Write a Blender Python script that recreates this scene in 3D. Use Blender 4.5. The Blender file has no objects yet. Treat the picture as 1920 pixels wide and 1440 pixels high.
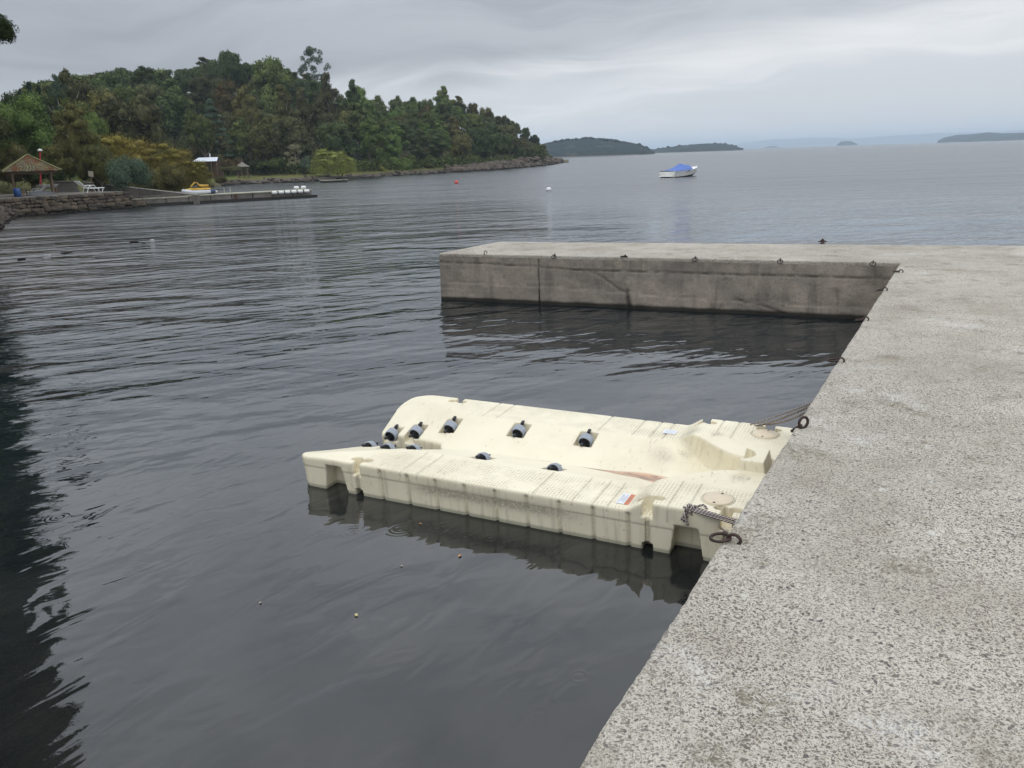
import bpy, math, random
import numpy as np
from mathutils import Vector, Matrix, Euler, noise as mn

R = math.radians
S = bpy.context.scene
C = S.collection

# ------------------------------------------------------------------ camera, sky, sun, exposure
EYE = 2.4
PITCH, ROLL, FPX = R(15.918), R(1.873), 1500.0
cam_d = bpy.data.cameras.new('camera')
cam = bpy.data.objects.new('camera', cam_d)
C.objects.link(cam)
S.camera = cam
cam_d.sensor_width = 36.0
cam_d.lens = 36.0 * FPX / 1920.0
cam_d.clip_start = 0.05
cam_d.clip_end = 60000
_F = Vector((0, math.cos(PITCH), -math.sin(PITCH)))
_U0 = Vector((0, math.sin(PITCH), math.cos(PITCH)))
_R0 = Vector((1, 0, 0))
_R = _R0 * math.cos(ROLL) - _U0 * math.sin(ROLL)
_U = _R0 * math.sin(ROLL) + _U0 * math.cos(ROLL)
cam.matrix_world = Matrix(((_R.x, _U.x, -_F.x, 0), (_R.y, _U.y, -_F.y, 0), (_R.z, _U.z, -_F.z, EYE), (0, 0, 0, 1)))

SUN_EL, SUN_AZ = R(58), R(215)
SKY_STRENGTH = 0.1
w = bpy.data.worlds.new('World')
S.world = w
w.use_nodes = True
nt = w.node_tree
nt.nodes.clear()


class G:
    """tiny node-graph helper"""
    def __init__(s, nt): s.nt = nt
    def n(s, typ, **kw):
        nd = s.nt.nodes.new(typ)
        ins = kw.pop('ins', {})
        for k, v in kw.items(): setattr(nd, k, v)
        for k, v in ins.items():
            sock = nd.inputs[k]
            if isinstance(v, bpy.types.NodeSocket): s.nt.links.new(v, sock)
            else: sock.default_value = v
        return nd
    def m(s, op, a, b=0.0, c=None, clamp=False):
        nd = s.nt.nodes.new('ShaderNodeMath'); nd.operation = op; nd.use_clamp = clamp
        for i, v in enumerate((a, b) if c is None else (a, b, c)):
            if isinstance(v, bpy.types.NodeSocket): s.nt.links.new(v, nd.inputs[i])
            else: nd.inputs[i].default_value = v
        return nd.outputs[0]
    def mix(s, f, a, b, blend='MIX'):
        nd = s.nt.nodes.new('ShaderNodeMix'); nd.data_type = 'RGBA'; nd.blend_type = blend
        for i, v in ((0, f), (6, a), (7, b)):
            if isinstance(v, bpy.types.NodeSocket): s.nt.links.new(v, nd.inputs[i])
            else: nd.inputs[i].default_value = (tuple(v) + (1,))[:4] if i else v
        return nd.outputs[2]
    def ramp(s, f, *stops):
        nd = s.nt.nodes.new('ShaderNodeValToRGB')
        s.nt.links.new(f, nd.inputs[0])
        e = nd.color_ramp.elements
        while len(e) < len(stops): e.new(0.5)
        for el, (p, c) in zip(e, stops):
            el.position = p
            el.color = (c, c, c, 1) if not isinstance(c, (tuple, list)) else (tuple(c) + (1,))[:4]
        return nd.outputs[0]
    def sstep(s, v, a, b, o0=0.0, o1=1.0):
        nd = s.nt.nodes.new('ShaderNodeMapRange'); nd.interpolation_type = 'SMOOTHSTEP'
        s.nt.links.new(v, nd.inputs[0])
        for i, x in enumerate((a, b, o0, o1)): nd.inputs[i + 1].default_value = x
        return nd.outputs[0]
    def mapv(s, vec, loc=(0, 0, 0), rot=(0, 0, 0), sc=(1, 1, 1)):
        nd = s.nt.nodes.new('ShaderNodeMapping')
        s.nt.links.new(vec, nd.inputs[0])
        nd.inputs[1].default_value = loc; nd.inputs[2].default_value = rot; nd.inputs[3].default_value = sc
        return nd.outputs[0]
    def noise(s, vec, scale, detail=3, rough=0.5, dist=0.0):
        nd = s.nt.nodes.new('ShaderNodeTexNoise')
        if vec is not None: s.nt.links.new(vec, nd.inputs['Vector'])
        nd.inputs['Scale'].default_value = scale; nd.inputs['Detail'].default_value = detail
        nd.inputs['Roughness'].default_value = rough; nd.inputs['Distortion'].default_value = dist
        return nd.outputs[0]
    def vor(s, vec, scale, feature='F1', rand=1.0):
        nd = s.nt.nodes.new('ShaderNodeTexVoronoi'); nd.feature = feature
        s.nt.links.new(vec, nd.inputs['Vector'])
        nd.inputs['Scale'].default_value = scale; nd.inputs['Randomness'].default_value = rand
        return nd


g = G(nt)
tc = g.n('ShaderNodeTexCoord').outputs['Generated']
sky = g.n('ShaderNodeTexSky', sky_type='NISHITA', sun_disc=False, sun_elevation=SUN_EL, sun_rotation=SUN_AZ)
sx = g.n('ShaderNodeSeparateXYZ', ins={0: tc})
X, Y, Z = sx.outputs
zc = g.m('MAXIMUM', Z, 0.0)
az = g.m('ARCTAN2', X, Y)
# stratus in long level bands: azimuth / elevation noise stretched sideways, plus a ceiling projected on a plane
warp = g.noise(g.n('ShaderNodeCombineXYZ', ins={0: g.m('MULTIPLY', az, 1.3), 1: g.m('MULTIPLY', Z, 3.0)}).outputs[0], 1.6, 3, 0.5)
band_z = g.m('ADD', g.m('MULTIPLY', Z, 9.0), g.m('MULTIPLY', g.m('SUBTRACT', warp, 0.5), 1.9))
band_z = g.m('SUBTRACT', band_z, g.m('MULTIPLY', az, 0.35))
bands = g.noise(g.n('ShaderNodeCombineXYZ', ins={0: g.m('MULTIPLY', az, 1.1), 1: band_z, 2: 3.7}).outputs[0], 1.25, 6, 0.48, 0.35)
den = g.m('ADD', zc, 0.14)
pl = g.n('ShaderNodeCombineXYZ', ins={0: g.m('DIVIDE', X, den), 1: g.m('DIVIDE', Y, den), 2: 0.3}).outputs[0]
ceil_n = g.noise(pl, 0.8, 5, 0.5, 0.4)
wz = g.sstep(Z, 0.18, 0.45)
cl = g.m('ADD', g.m('MULTIPLY', bands, g.m('SUBTRACT', 1.0, wz)), g.m('MULTIPLY', ceil_n, wz))
fine = g.noise(g.n('ShaderNodeCombineXYZ', ins={0: g.m('MULTIPLY', az, 3.2), 1: g.m('MULTIPLY', band_z, 2.6), 2: 9.1}).outputs[0], 1.3, 5, 0.55, 0.5)
cl = g.m('ADD', cl, g.m('MULTIPLY', g.m('SUBTRACT', fine, 0.5), 0.45))
cl = g.sstep(cl, 0.36, 0.64)
# brighter to the open lake on the right and thicker cloud to the left and above the view
zb = g.m('ADD', g.m('MULTIPLY', g.m('SUBTRACT', fine, 0.5), 0.035), g.m('ADD', 0.104, g.m('ADD', g.m('MULTIPLY', az, 0.07), g.m('MULTIPLY', g.m('SUBTRACT', warp, 0.5), 0.06))))
bright = g.sstep(g.m('SUBTRACT', zb, Z), -0.022, 0.030)
bright = g.m('MULTIPLY', bright, g.sstep(az, -0.62, 0.1, 0.35, 1.0))
side = g.sstep(az, -0.6, 0.6)
dark_c = g.mix(side, (3.25, 3.45, 3.8), (3.7, 3.95, 4.4))
streak_d = g.mix(side, (4.3, 4.55, 5.0), (5.9, 6.1, 6.4))
light_c = g.mix(cl, (6.7, 6.95, 7.2), (8.4, 8.5, 8.6))
col = g.mix(g.m('MULTIPLY', cl, 0.8), dark_c, streak_d)
col = g.mix(bright, col, light_c)
low = g.sstep(Z, 0.0, 0.05)
hz_c = g.mix(side, (6.2, 6.5, 6.95), (6.9, 7.2, 7.6))
col = g.mix(g.m('MULTIPLY', g.m('SUBTRACT', 1.0, low), 0.7), col, hz_c)
col = g.mix(g.sstep(Z, 0.14, 0.5), col, g.mix(cl, (4.3, 4.6, 5.05), (5.5, 5.75, 6.1)))
# an overcast dome is about three times brighter overhead than at the horizon
gain = g.m('ADD', 1.0, g.m('MULTIPLY', g.sstep(Z, 0.10, 0.46), 1.42))
vm = g.n('ShaderNodeVectorMath', operation='SCALE', ins={0: col, 'Scale': gain})
col = g.mix(0.97, sky.outputs[0], vm.outputs[0])
bg = g.n('ShaderNodeBackground', ins={'Color': col, 'Strength': SKY_STRENGTH})
nt.links.new(bg.outputs[0], g.n('ShaderNodeOutputWorld').inputs[0])

sun_d = bpy.data.lights.new('sun', 'SUN')
sun_d.energy = 0.5
sun_d.angle = R(25)
sun_d.color = (1.0, 0.97, 0.92)
sun = bpy.data.objects.new('sun', sun_d)
C.objects.link(sun)
sd = Vector((math.sin(SUN_AZ) * math.cos(SUN_EL), math.cos(SUN_AZ) * math.cos(SUN_EL), math.sin(SUN_EL)))
sun.rotation_euler = (-sd).to_track_quat('-Z', 'Y').to_euler()
S.view_settings.view_transform = 'Standard'
S.view_settings.look = 'None'
S.view_settings.gamma = 1
S.view_settings.exposure = 0.06
S.view_settings.use_curve_mapping = False
S.cycles.max_bounces = 6
S.cycles.volume_bounces = 1
S.cycles.transparent_max_bounces = 8


# ------------------------------------------------------------------ helpers
def ray(px, py):
    return _F * FPX + _R * (px - 960) - _U * (py - 720)
def on(px, py, z=0.0):
    """point of the photograph lying at height z"""
    d = ray(px, py); t = (z - EYE) / d.z
    return Vector((0, 0, EYE)) + d * t
def at(px, py, r):
    """point seen at a pixel, at ground distance r"""
    d = ray(px, py); t = r / math.hypot(d.x, d.y)
    return Vector((0, 0, EYE)) + d * t
def to_px(p):
    v = Vector(p) - Vector((0, 0, EYE)); f = v.dot(_F)
    return 960 + FPX * v.dot(_R) / f, 720 - FPX * v.dot(_U) / f

def tag(o, label=None, cat=None, group=None, kind=None):
    if label: o['label'] = label
    if cat: o['category'] = cat
    if group: o['group'] = group
    if kind: o['kind'] = kind
    return o
def empty(name, loc=(0, 0, 0), rz=0.0, label=None, cat=None, group=None, scale=1.0):
    o = bpy.data.objects.new(name, None); C.objects.link(o)
    o.location = loc; o.rotation_euler = (0, 0, rz); o.scale = (scale,) * 3
    o.empty_display_size = 0.2
    return tag(o, label, cat, group)
def link(name, me, parent=None, loc=None, rot=None, scale=None):
    o = bpy.data.objects.new(name, me); C.objects.link(o)
    if parent: o.parent = parent
    if loc is not None: o.location = loc
    if rot is not None: o.rotation_euler = rot
    if scale is not None: o.scale = scale
    return o
def mesh_np(name, v, f, mat=None, smooth=False):
    """v (n,3) array, f (m,k) array"""
    me = bpy.data.meshes.new(name)
    v = np.asarray(v, dtype=np.float32); f = np.asarray(f, dtype=np.int32)
    me.vertices.add(len(v)); me.vertices.foreach_set('co', v.ravel())
    k = f.shape[1]
    me.loops.add(f.size); me.loops.foreach_set('vertex_index', f.ravel())
    me.polygons.add(len(f))
    me.polygons.foreach_set('loop_start', np.arange(0, f.size, k, dtype=np.int32))
    try: me.polygons.foreach_set('loop_total', np.full(len(f), k, dtype=np.int32))
    except Exception: pass
    if smooth: me.polygons.foreach_set('use_smooth', np.ones(len(f), dtype=bool))
    me.update(calc_edges=True)
    if mat: me.materials.append(mat)
    return me

class MB:
    """collects primitive shapes into one mesh"""
    def __init__(s): s.v = []; s.f = []; s.sm = []
    def add(s, vs, fs, smooth=False):
        b = len(s.v); s.v += [tuple(x) for x in vs]
        s.f += [tuple(i + b for i in f) for f in fs]; s.sm += [smooth] * len(fs)
        return s
    def box(s, c, d, rz=0.0, rx=0.0, ry=0.0, taper=1.0, bev=0.0):
        hx, hy, hz = d[0] / 2, d[1] / 2, d[2] / 2
        m = Matrix.Translation(c) @ Euler((rx, ry, rz)).to_matrix().to_4x4()
        if bev <= 0:
            P = [(sx * hx * (taper if sz > 0 else 1), sy * hy * (taper if sz > 0 else 1), sz * hz) for sz in (-1, 1) for sx, sy in ((-1, -1), (1, -1), (1, 1), (-1, 1))]
            F = [(3, 2, 1, 0), (4, 5, 6, 7), (0, 1, 5, 4), (1, 2, 6, 5), (2, 3, 7, 6), (3, 0, 4, 7)]
            return s.add([m @ Vector(p) for p in P], F)
        b = min(bev, hx * .9, hy * .9, hz * .9)
        rings = []
        for z, o, t in ((-hz, b, 1), (-hz + b, 0, 1), (hz - b, 0, taper), (hz, b, taper)):
            x, y = (hx - o) * t, (hy - o) * t
            xo, yo = hx * t, hy * t
            if o: pts = [(-x + b, -y, z), (x - b, -y, z), (x, -y + b, z), (x, y - b, z), (x - b, y, z), (-x + b, y, z), (-x, y - b, z), (-x, -y + b, z)]
            else: pts = [(-xo + b, -yo, z), (xo - b, -yo, z), (xo, -yo + b, z), (xo, yo - b, z), (xo - b, yo, z), (-xo + b, yo, z), (-xo, yo - b, z), (-xo, -yo + b, z)]
            rings.append([m @ Vector(p) for p in pts])
        V = [p for r in rings for p in r]
        F = [tuple(range(7, -1, -1)), tuple(range(24, 32))]
        for k in range(3):
            for i in range(8):
                j = (i + 1) % 8
                F.append((k * 8 + i, k * 8 + j, k * 8 + 8 + j, k * 8 + 8 + i))
        return s.add(V, F)
    def tube(s, pts, r, n=8, closed=False, smooth=True, flat=1.0):
        P = [Vector(p) for p in pts]; m = len(P)
        rs = r if isinstance(r, (list, tuple)) else [r] * m
        V = []; up = None
        for i, p in enumerate(P):
            if closed: d = P[(i + 1) % m] - P[i - 1]
            else: d = P[min(i + 1, m - 1)] - P[max(i - 1, 0)]
            d = d.normalized() if d.length > 1e-9 else Vector((0, 0, 1))
            if up is None:
                up = Vector((0, 0, 1)) if abs(d.z) < 0.9 else Vector((1, 0, 0))
            a = d.cross(up)
            if a.length < 1e-6: a = d.cross(Vector((0, 1, 0)))
            a.normalize(); b = a.cross(d).normalized(); up = b
            for k in range(n):
                t = 2 * math.pi * k / n
                V.append(p + (a * math.cos(t) + b * math.sin(t) * flat) * rs[i])
        F = []
        for i in range(m if closed else m - 1):
            j = (i + 1) % m
            for k in range(n):
                l = (k + 1) % n
                F.append((i * n + k, j * n + k, j * n + l, i * n + l))
        s.add(V, F, smooth)
        if not closed:
            s.add([V[k] for k in range(n)], [tuple(range(n))])
            s.add([V[(m - 1) * n + k] for k in range(n)], [tuple(range(n - 1, -1, -1))])
        return s
    def lathe(s, prof, c=(0, 0, 0), n=20, smooth=True, m=None):
        """prof: list of (r, z)"""
        mt = Matrix.Translation(c) @ (m.to_4x4() if m else Matrix())
        V = []
        for r, z in prof:
            for k in range(n):
                t = 2 * math.pi * k / n
                V.append(mt @ Vector((max(r, 1e-4) * math.cos(t), max(r, 1e-4) * math.sin(t), z)))
        F = [(i * n + k, i * n + (k + 1) % n, (i + 1) * n + (k + 1) % n, (i + 1) * n + k) for i in range(len(prof) - 1) for k in range(n)]
        return s.add(V, F, smooth)
    def grid(s, fn, nu, nv, smooth=True, closed_v=False):
        V = [fn(i / nu, j / nv) for i in range(nu + 1) for j in range(nv + (0 if closed_v else 1))]
        w_ = nv + (0 if closed_v else 1)
        F = []
        for i in range(nu):
            for j in range(nv):
                k = (j + 1) % w_ if closed_v else j + 1
                F.append((i * w_ + j, (i + 1) * w_ + j, (i + 1) * w_ + k, i * w_ + k))
        return s.add(V, F, smooth)
    def mesh(s, name, mat):
        me = bpy.data.meshes.new(name)
        me.from_pydata(s.v, [], s.f)
        me.polygons.foreach_set('use_smooth', s.sm)
        me.update()
        if mat: me.materials.append(mat)
        return me
    def build(s, name, mat, parent=None, **kw):
        return link(name, s.mesh(name, mat), parent, **kw)

MATS = {}
def new_mat(name):
    m = bpy.data.materials.new(name); m.use_nodes = True
    m.node_tree.nodes.clear()
    g = G(m.node_tree)
    out = g.n('ShaderNodeOutputMaterial')
    return m, g, out
def mat(name, base, rough=0.6, var=0.12, scale=6.0, bump=0.0, bscale=None, metal=0.0, spec=0.5, dark=None):
    """plain procedural material: base colour, mottled by noise, fine relief"""
    if name in MATS: return MATS[name]
    m, g, out = new_mat(name)
    co = g.n('ShaderNodeTexCoord').outputs['Object']
    nz = g.noise(co, scale, 5, 0.6)
    d = dark or tuple(c * 0.55 for c in base)
    col = g.mix(g.sstep(nz, 0.3, 0.75, 0.0, min(1.0, var * 3)), base, d)
    b = g.n('ShaderNodeBsdfPrincipled', ins={'Base Color': col, 'Roughness': rough, 'Metallic': metal, 'Specular IOR Level': spec})
    if bump:
        n2 = g.noise(co, bscale or scale * 5, 6, 0.6)
        g.nt.links.new(g.n('ShaderNodeBump', ins={'Strength': 0.8, 'Distance': bump, 'Height': n2}).outputs[0], b.inputs['Normal'])
    g.nt.links.new(b.outputs[0], out.inputs[0])
    MATS[name] = m
    return m

# ------------------------------------------------------------------ materials of the setting
def water_material():
    m, g, out = new_mat('lake_water')
    co = g.n('ShaderNodeNewGeometry').outputs['Position']
    flat = g.mapv(co, sc=(1, 1, 0))
    s = g.n('ShaderNodeSeparateXYZ', ins={0: co})
    x, y = s.outputs[0], s.outputs[1]
    # wind field: the little harbour behind the pier is sheltered, the bay outside is rippled
    dist = g.m('SQRT', g.m('ADD', g.m('MULTIPLY', x, x), g.m('MULTIPLY', y, y)))
    open_ = g.sstep(g.m('SUBTRACT', dist, g.m('MULTIPLY', x, 0.35)), 4.0, 16.0)
    patch = g.noise(g.mapv(flat, rot=(0, 0, 0.2), sc=(0.05, 0.16, 1)), 1.0, 3, 0.55)
    patch = g.sstep(patch, 0.36, 0.62, 0.45, 1.0)
    def crest(ang, L, W):       # coordinates for waves whose crests run at ang, W apart and L long
        return g.mapv(g.mapv(flat, rot=(0, 0, -R(ang))), sc=(1.0 / L, 1.0 / W, 1))
    far1 = g.sstep(dist, 12.0, 30.0); far2 = g.sstep(dist, 35.0, 80.0); near = g.sstep(dist, 11.0, 4.0)
    w1 = g.noise(crest(27, 1.7, 0.62), 1.0, 2, 0.5, 0.35)
    w1b = g.noise(crest(-14, 2.4, 0.80), 1.0, 2, 0.45, 0.4)
    w2 = g.noise(crest(20, 0.75, 0.30), 1.0, 3, 0.5, 0.5)
    w3 = g.noise(crest(8, 0.20, 0.09), 1.0, 2, 0.5, 0.3)
    wn_ = g.noise(crest(52, 0.55, 0.24), 1.0, 2, 0.45, 0.6)
    w4 = g.noise(crest(14, 7.0, 2.2), 1.0, 4, 0.62, 0.4)
    w5 = g.noise(crest(6, 30.0, 8.0), 1.0, 5, 0.65, 0.3)
    swell = g.noise(crest(35, 5.5, 1.8), 1.0, 1, 0.4, 0.2)
    amp = g.m('MULTIPLY', patch, g.m('ADD', 0.60, g.m('MULTIPLY', open_, 0.60)))
    h = g.m('MULTIPLY', w1, g.m('ADD', 0.040, g.m('MULTIPLY', open_, 0.055)))
    h = g.m('ADD', h, g.m('MULTIPLY', w1b, g.m('ADD', 0.022, g.m('MULTIPLY', open_, 0.060))))
    h = g.m('ADD', h, g.m('MULTIPLY', w2, g.m('ADD', 0.008, g.m('MULTIPLY', open_, 0.034))))
    h = g.m('ADD', h, g.m('MULTIPLY', w3, g.m('ADD', 0.0016, g.m('MULTIPLY', open_, 0.0050))))
    h = g.m('ADD', h, g.m('MULTIPLY', wn_, g.m('MULTIPLY', near, 0.034)))
    h = g.m('MULTIPLY', h, amp)
    h = g.m('ADD', h, g.m('MULTIPLY', g.m('MULTIPLY', w4, far1), 0.26))
    h = g.m('ADD', h, g.m('MULTIPLY', g.m('MULTIPLY', w5, far2), 0.75))
    h = g.m('ADD', h, g.m('MULTIPLY', swell, 0.05))
    # rings of the first raindrops
    for (px, py, r0) in ((750, 992, .16), (680, 957, .13), (662, 997, .12), (600, 1000, .09), (820, 992, .1), (873, 1009, .09), (920, 1010, .06),
                         (1085, 1268, .07), (1345, 662, .12), (1010, 1340, .09), (445, 905, .1), (110, 970, .12)):
        p = on(px, py)
        dx = g.m('SUBTRACT', x, p.x); dy = g.m('SUBTRACT', y, p.y)
        d = g.m('SQRT', g.m('ADD', g.m('MULTIPLY', dx, dx), g.m('MULTIPLY', dy, dy)))
        env = g.sstep(d, r0, r0 * 0.35)
        h = g.m('ADD', h, g.m('MULTIPLY', g.m('MULTIPLY', g.m('SINE', g.m('MULTIPLY', d, 175.0)), env), 0.0004))
    bump = g.n('ShaderNodeBump', ins={'Strength': 1.0, 'Distance': 1.0, 'Height': h})
    # lake bed glimpsed through dark water, in blurred mottles
    bed = g.noise(flat, 1.1, 3, 0.5, 0.6)
    shallow = g.sstep(g.m('ADD', dist, g.m('MULTIPLY', bed, 1.0)), 2.0, 11.0)
    colr = g.mix(g.sstep(bed, 0.35, 0.68), (0.011, 0.012, 0.0115), (0.026, 0.026, 0.024))
    colr = g.mix(shallow, colr, (0.009, 0.014, 0.017))
    edge = g.sstep(g.m('ADD', x, g.m('MULTIPLY', g.m('SUBTRACT', y, 21.0), 0.62)), -8.5, -13.6)
    edge = g.m('MULTIPLY', edge, g.sstep(y, 12.0, 20.0))
    colr = g.mix(g.m('MULTIPLY', edge, 0.8), colr, (0.085, 0.07, 0.052))
    rough = g.m('ADD', 0.02, g.sstep(dist, 14.0, 60.0, 0.0, 0.21))
    b = g.n('ShaderNodeBsdfPrincipled', ins={'Base Color': colr, 'Roughness': rough, 'IOR': 1.58, 'Normal': bump.outputs[0]})
    g.nt.links.new(b.outputs[0], out.inputs[0])
    return m

def deck_material():
    m, g, out = new_mat('exposed_aggregate')
    co = g.n('ShaderNodeNewGeometry').outputs['Position']
    wv = g.n('ShaderNodeTexNoise', ins={'Vector': co, 'Scale': 14.0, 'Detail': 2.0})
    jit = g.n('ShaderNodeVectorMath', operation='MULTIPLY_ADD', ins={0: wv.outputs[1], 1: (0.05, 0.05, 0.05), 2: co}).outputs[0]
    big = g.noise(co, 0.55, 4, 0.6)
    mid = g.noise(co, 2.6, 5, 0.65)
    fine = g.noise(jit, 95.0, 3, 0.6)
    fine2 = g.noise(co, 230.0, 2, 0.5)
    def spots(scale, edge, share, chan):
        q = g.vor(jit, scale)
        c_ = g.n('ShaderNodeSeparateColor', ins={0: q.outputs['Color']})
        return g.m('MULTIPLY', g.sstep(q.outputs['Distance'], edge, edge - 0.14), g.m('GREATER_THAN', c_.outputs[chan], 1 - share)), c_.outputs[(chan + 1) % 3]
    p1, h1 = spots(150.0, 0.50, 0.62, 0)
    p2, h2 = spots(88.0, 0.47, 0.50, 1)
    p3, h3 = spots(46.0, 0.42, 0.24, 2)
    pit = g.sstep(g.noise(jit, 110.0, 4, 0.7, 0.5), 0.55, 0.62)
    wear = g.sstep(g.noise(g.mapv(co, loc=(1, 6, 2)), 1.3, 4, 0.6), 0.36, 0.66)
    cream = g.mix(g.sstep(big, 0.35, 0.65), (0.56, 0.515, 0.435), (0.45, 0.415, 0.35))
    cream = g.mix(g.sstep(fine2, 0.35, 0.7, 0.0, 0.5), cream, (0.70, 0.66, 0.58))
    col = g.mix(g.m('MULTIPLY', pit, 0.6), cream, (0.20, 0.165, 0.13))
    col = g.mix(g.m('MULTIPLY', p1, g.m('ADD', 0.55, g.m('MULTIPLY', wear, 0.3))), col, g.mix(h1, (0.11, 0.095, 0.09), (0.25, 0.19, 0.14)))
    col = g.mix(g.m('MULTIPLY', p2, g.m('ADD', 0.6, g.m('MULTIPLY', wear, 0.3))), col, g.mix(h2, (0.075, 0.07, 0.075), (0.19, 0.15, 0.12)))
    col = g.mix(g.m('MULTIPLY', p3, 0.85), col, g.mix(h3, (0.065, 0.06, 0.07), (0.15, 0.12, 0.105)))
    peb = g.m('MAXIMUM', p2, p3)
    moss = g.m('MULTIPLY', g.sstep(mid, 0.52, 0.68), g.sstep(g.noise(co, 38.0, 3, 0.6), 0.34, 0.6))
    col = g.mix(g.m('MULTIPLY', moss, 0.7), col, (0.175, 0.148, 0.098))
    white = g.m('MULTIPLY', g.sstep(g.noise(g.mapv(co, loc=(5, 3, 1)), 1.7, 4, 0.6), 0.56, 0.7), g.sstep(fine, 0.42, 0.55))
    col = g.mix(g.m('MULTIPLY', white, 0.5), col, (0.74, 0.73, 0.70))
    tone = g.noise(g.mapv(co, loc=(7, 1, 0)), 1.1, 5, 0.6)
    col = g.mix(g.sstep(tone, 0.42, 0.66, 0.0, 0.38), col, (0.25, 0.21, 0.155))
    lich = g.m('MULTIPLY', g.sstep(g.noise(g.mapv(co, loc=(2, 8, 0)), 6.5, 3, 0.6), 0.68, 0.76), g.sstep(fine, 0.40, 0.58, 0.0, 0.6))
    col = g.mix(lich, col, (0.76, 0.75, 0.71))
    hgt = g.m('ADD', g.m('MULTIPLY', pit, -0.9), g.m('ADD', g.m('MULTIPLY', peb, 0.5), g.m('MULTIPLY', fine, 0.6)))
    bump = g.n('ShaderNodeBump', ins={'Strength': 0.7, 'Distance': 0.004, 'Height': hgt})
    b = g.n('ShaderNodeBsdfPrincipled', ins={'Base Color': col, 'Roughness': 0.9, 'Specular IOR Level': 0.25, 'Normal': bump.outputs[0]})
    g.nt.links.new(b.outputs[0], out.inputs[0])
    return m

def wallface_material():
    m, g, out = new_mat('weathered_pier_concrete')
    co = g.n('ShaderNodeNewGeometry').outputs['Position']
    st = g.m('MULTIPLY', g.n('ShaderNodeAttribute', attribute_name='stain').outputs['Fac'], 0.8)
    z = g.n('ShaderNodeSeparateXYZ', ins={0: co}).outputs[2]
    a = g.noise(co, 1.6, 6, 0.62)
    streak = g.noise(g.mapv(co, sc=(5, 5, 0.7)), 1.0, 5, 0.6)
    lift = g.noise(g.mapv(co, sc=(0.5, 0.5, 9)), 1.0, 4, 0.6)
    sp = g.noise(co, 55.0, 5, 0.65)
    col = g.mix(g.sstep(a, 0.35, 0.68), (0.39, 0.33, 0.265), (0.20, 0.175, 0.15))
    col = g.mix(g.sstep(streak, 0.5, 0.72, 0, 0.6), col, (0.105, 0.093, 0.082))
    col = g.mix(g.sstep(lift, 0.5, 0.72, 0, 0.4), col, (0.37, 0.33, 0.285))
    col = g.mix(g.sstep(sp, 0.5, 0.7, 0, 0.7), col, (0.105, 0.095, 0.085))
    col = g.mix(g.sstep(g.noise(co, 160.0, 3, 0.6), 0.56, 0.7, 0, 0.6), col, (0.50, 0.47, 0.43))
    col = g.mix(st, col, (0.022, 0.020, 0.017))
    wob = g.m('ADD', z, g.m('MULTIPLY', g.m('SUBTRACT', a, 0.5), -0.05))
    col = g.mix(g.sstep(wob, 0.09, 0.035, 0, 0.93), col, (0.016, 0.016, 0.013))
    bump = g.n('ShaderNodeBump', ins={'Strength': 0.8, 'Distance': 0.006, 'Height': g.m('ADD', sp, g.noise(co, 18.0, 5, 0.6))})
    b = g.n('ShaderNodeBsdfPrincipled', ins={'Base Color': col, 'Roughness': 0.88, 'Specular IOR Level': 0.25, 'Normal': bump.outputs[0]})
    g.nt.links.new(b.outputs[0], out.inputs[0])
    return m

def foliage_material(name, a, b_, tip, clump=2.2):
    m, g, out = new_mat(name)
    tcn = g.n('ShaderNodeTexCoord')
    co = tcn.outputs['Object']
    oi = g.n('ShaderNodeObjectInfo').outputs['Random']
    isl = g.n('ShaderNodeNewGeometry').outputs['Random Per Island']
    off = g.n('ShaderNodeVectorMath', operation='ADD', ins={0: co, 1: g.n('ShaderNodeCombineXYZ', ins={0: g.m('MULTIPLY', oi, 37.0), 1: 0.0, 2: 0.0}).outputs[0]}).outputs[0]
    cl = g.noise(off, clump * 3.0, 3, 0.6)
    col = g.mix(g.sstep(cl, 0.33, 0.68), a, b_)
    col = g.mix(g.m('MULTIPLY', g.m('POWER', isl, 1.7), 0.85), col, tip)
    hsv = g.n('ShaderNodeHueSaturation', ins={'Hue': g.m('ADD', 0.482, g.m('MULTIPLY', oi, 0.026)), 'Saturation': 1.0, 'Value': g.m('ADD', 0.76, g.m('MULTIPLY', g.m('FRACT', g.m('MULTIPLY', oi, 7.31)), 0.68)), 'Color': col})
    bs = g.n('ShaderNodeBsdfPrincipled', ins={'Base Color': hsv.outputs[0], 'Roughness': 0.75, 'Specular IOR Level': 0.2})
    tr = g.n('ShaderNodeBsdfTranslucent', ins={'Color': hsv.outputs[0]})
    mx = g.n('ShaderNodeMixShader', ins={0: 0.2, 1: bs.outputs[0], 2: tr.outputs[0]})
    g.nt.links.new(mx.outputs[0], out.inputs[0])
    MATS[name] = m
    return m

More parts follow.
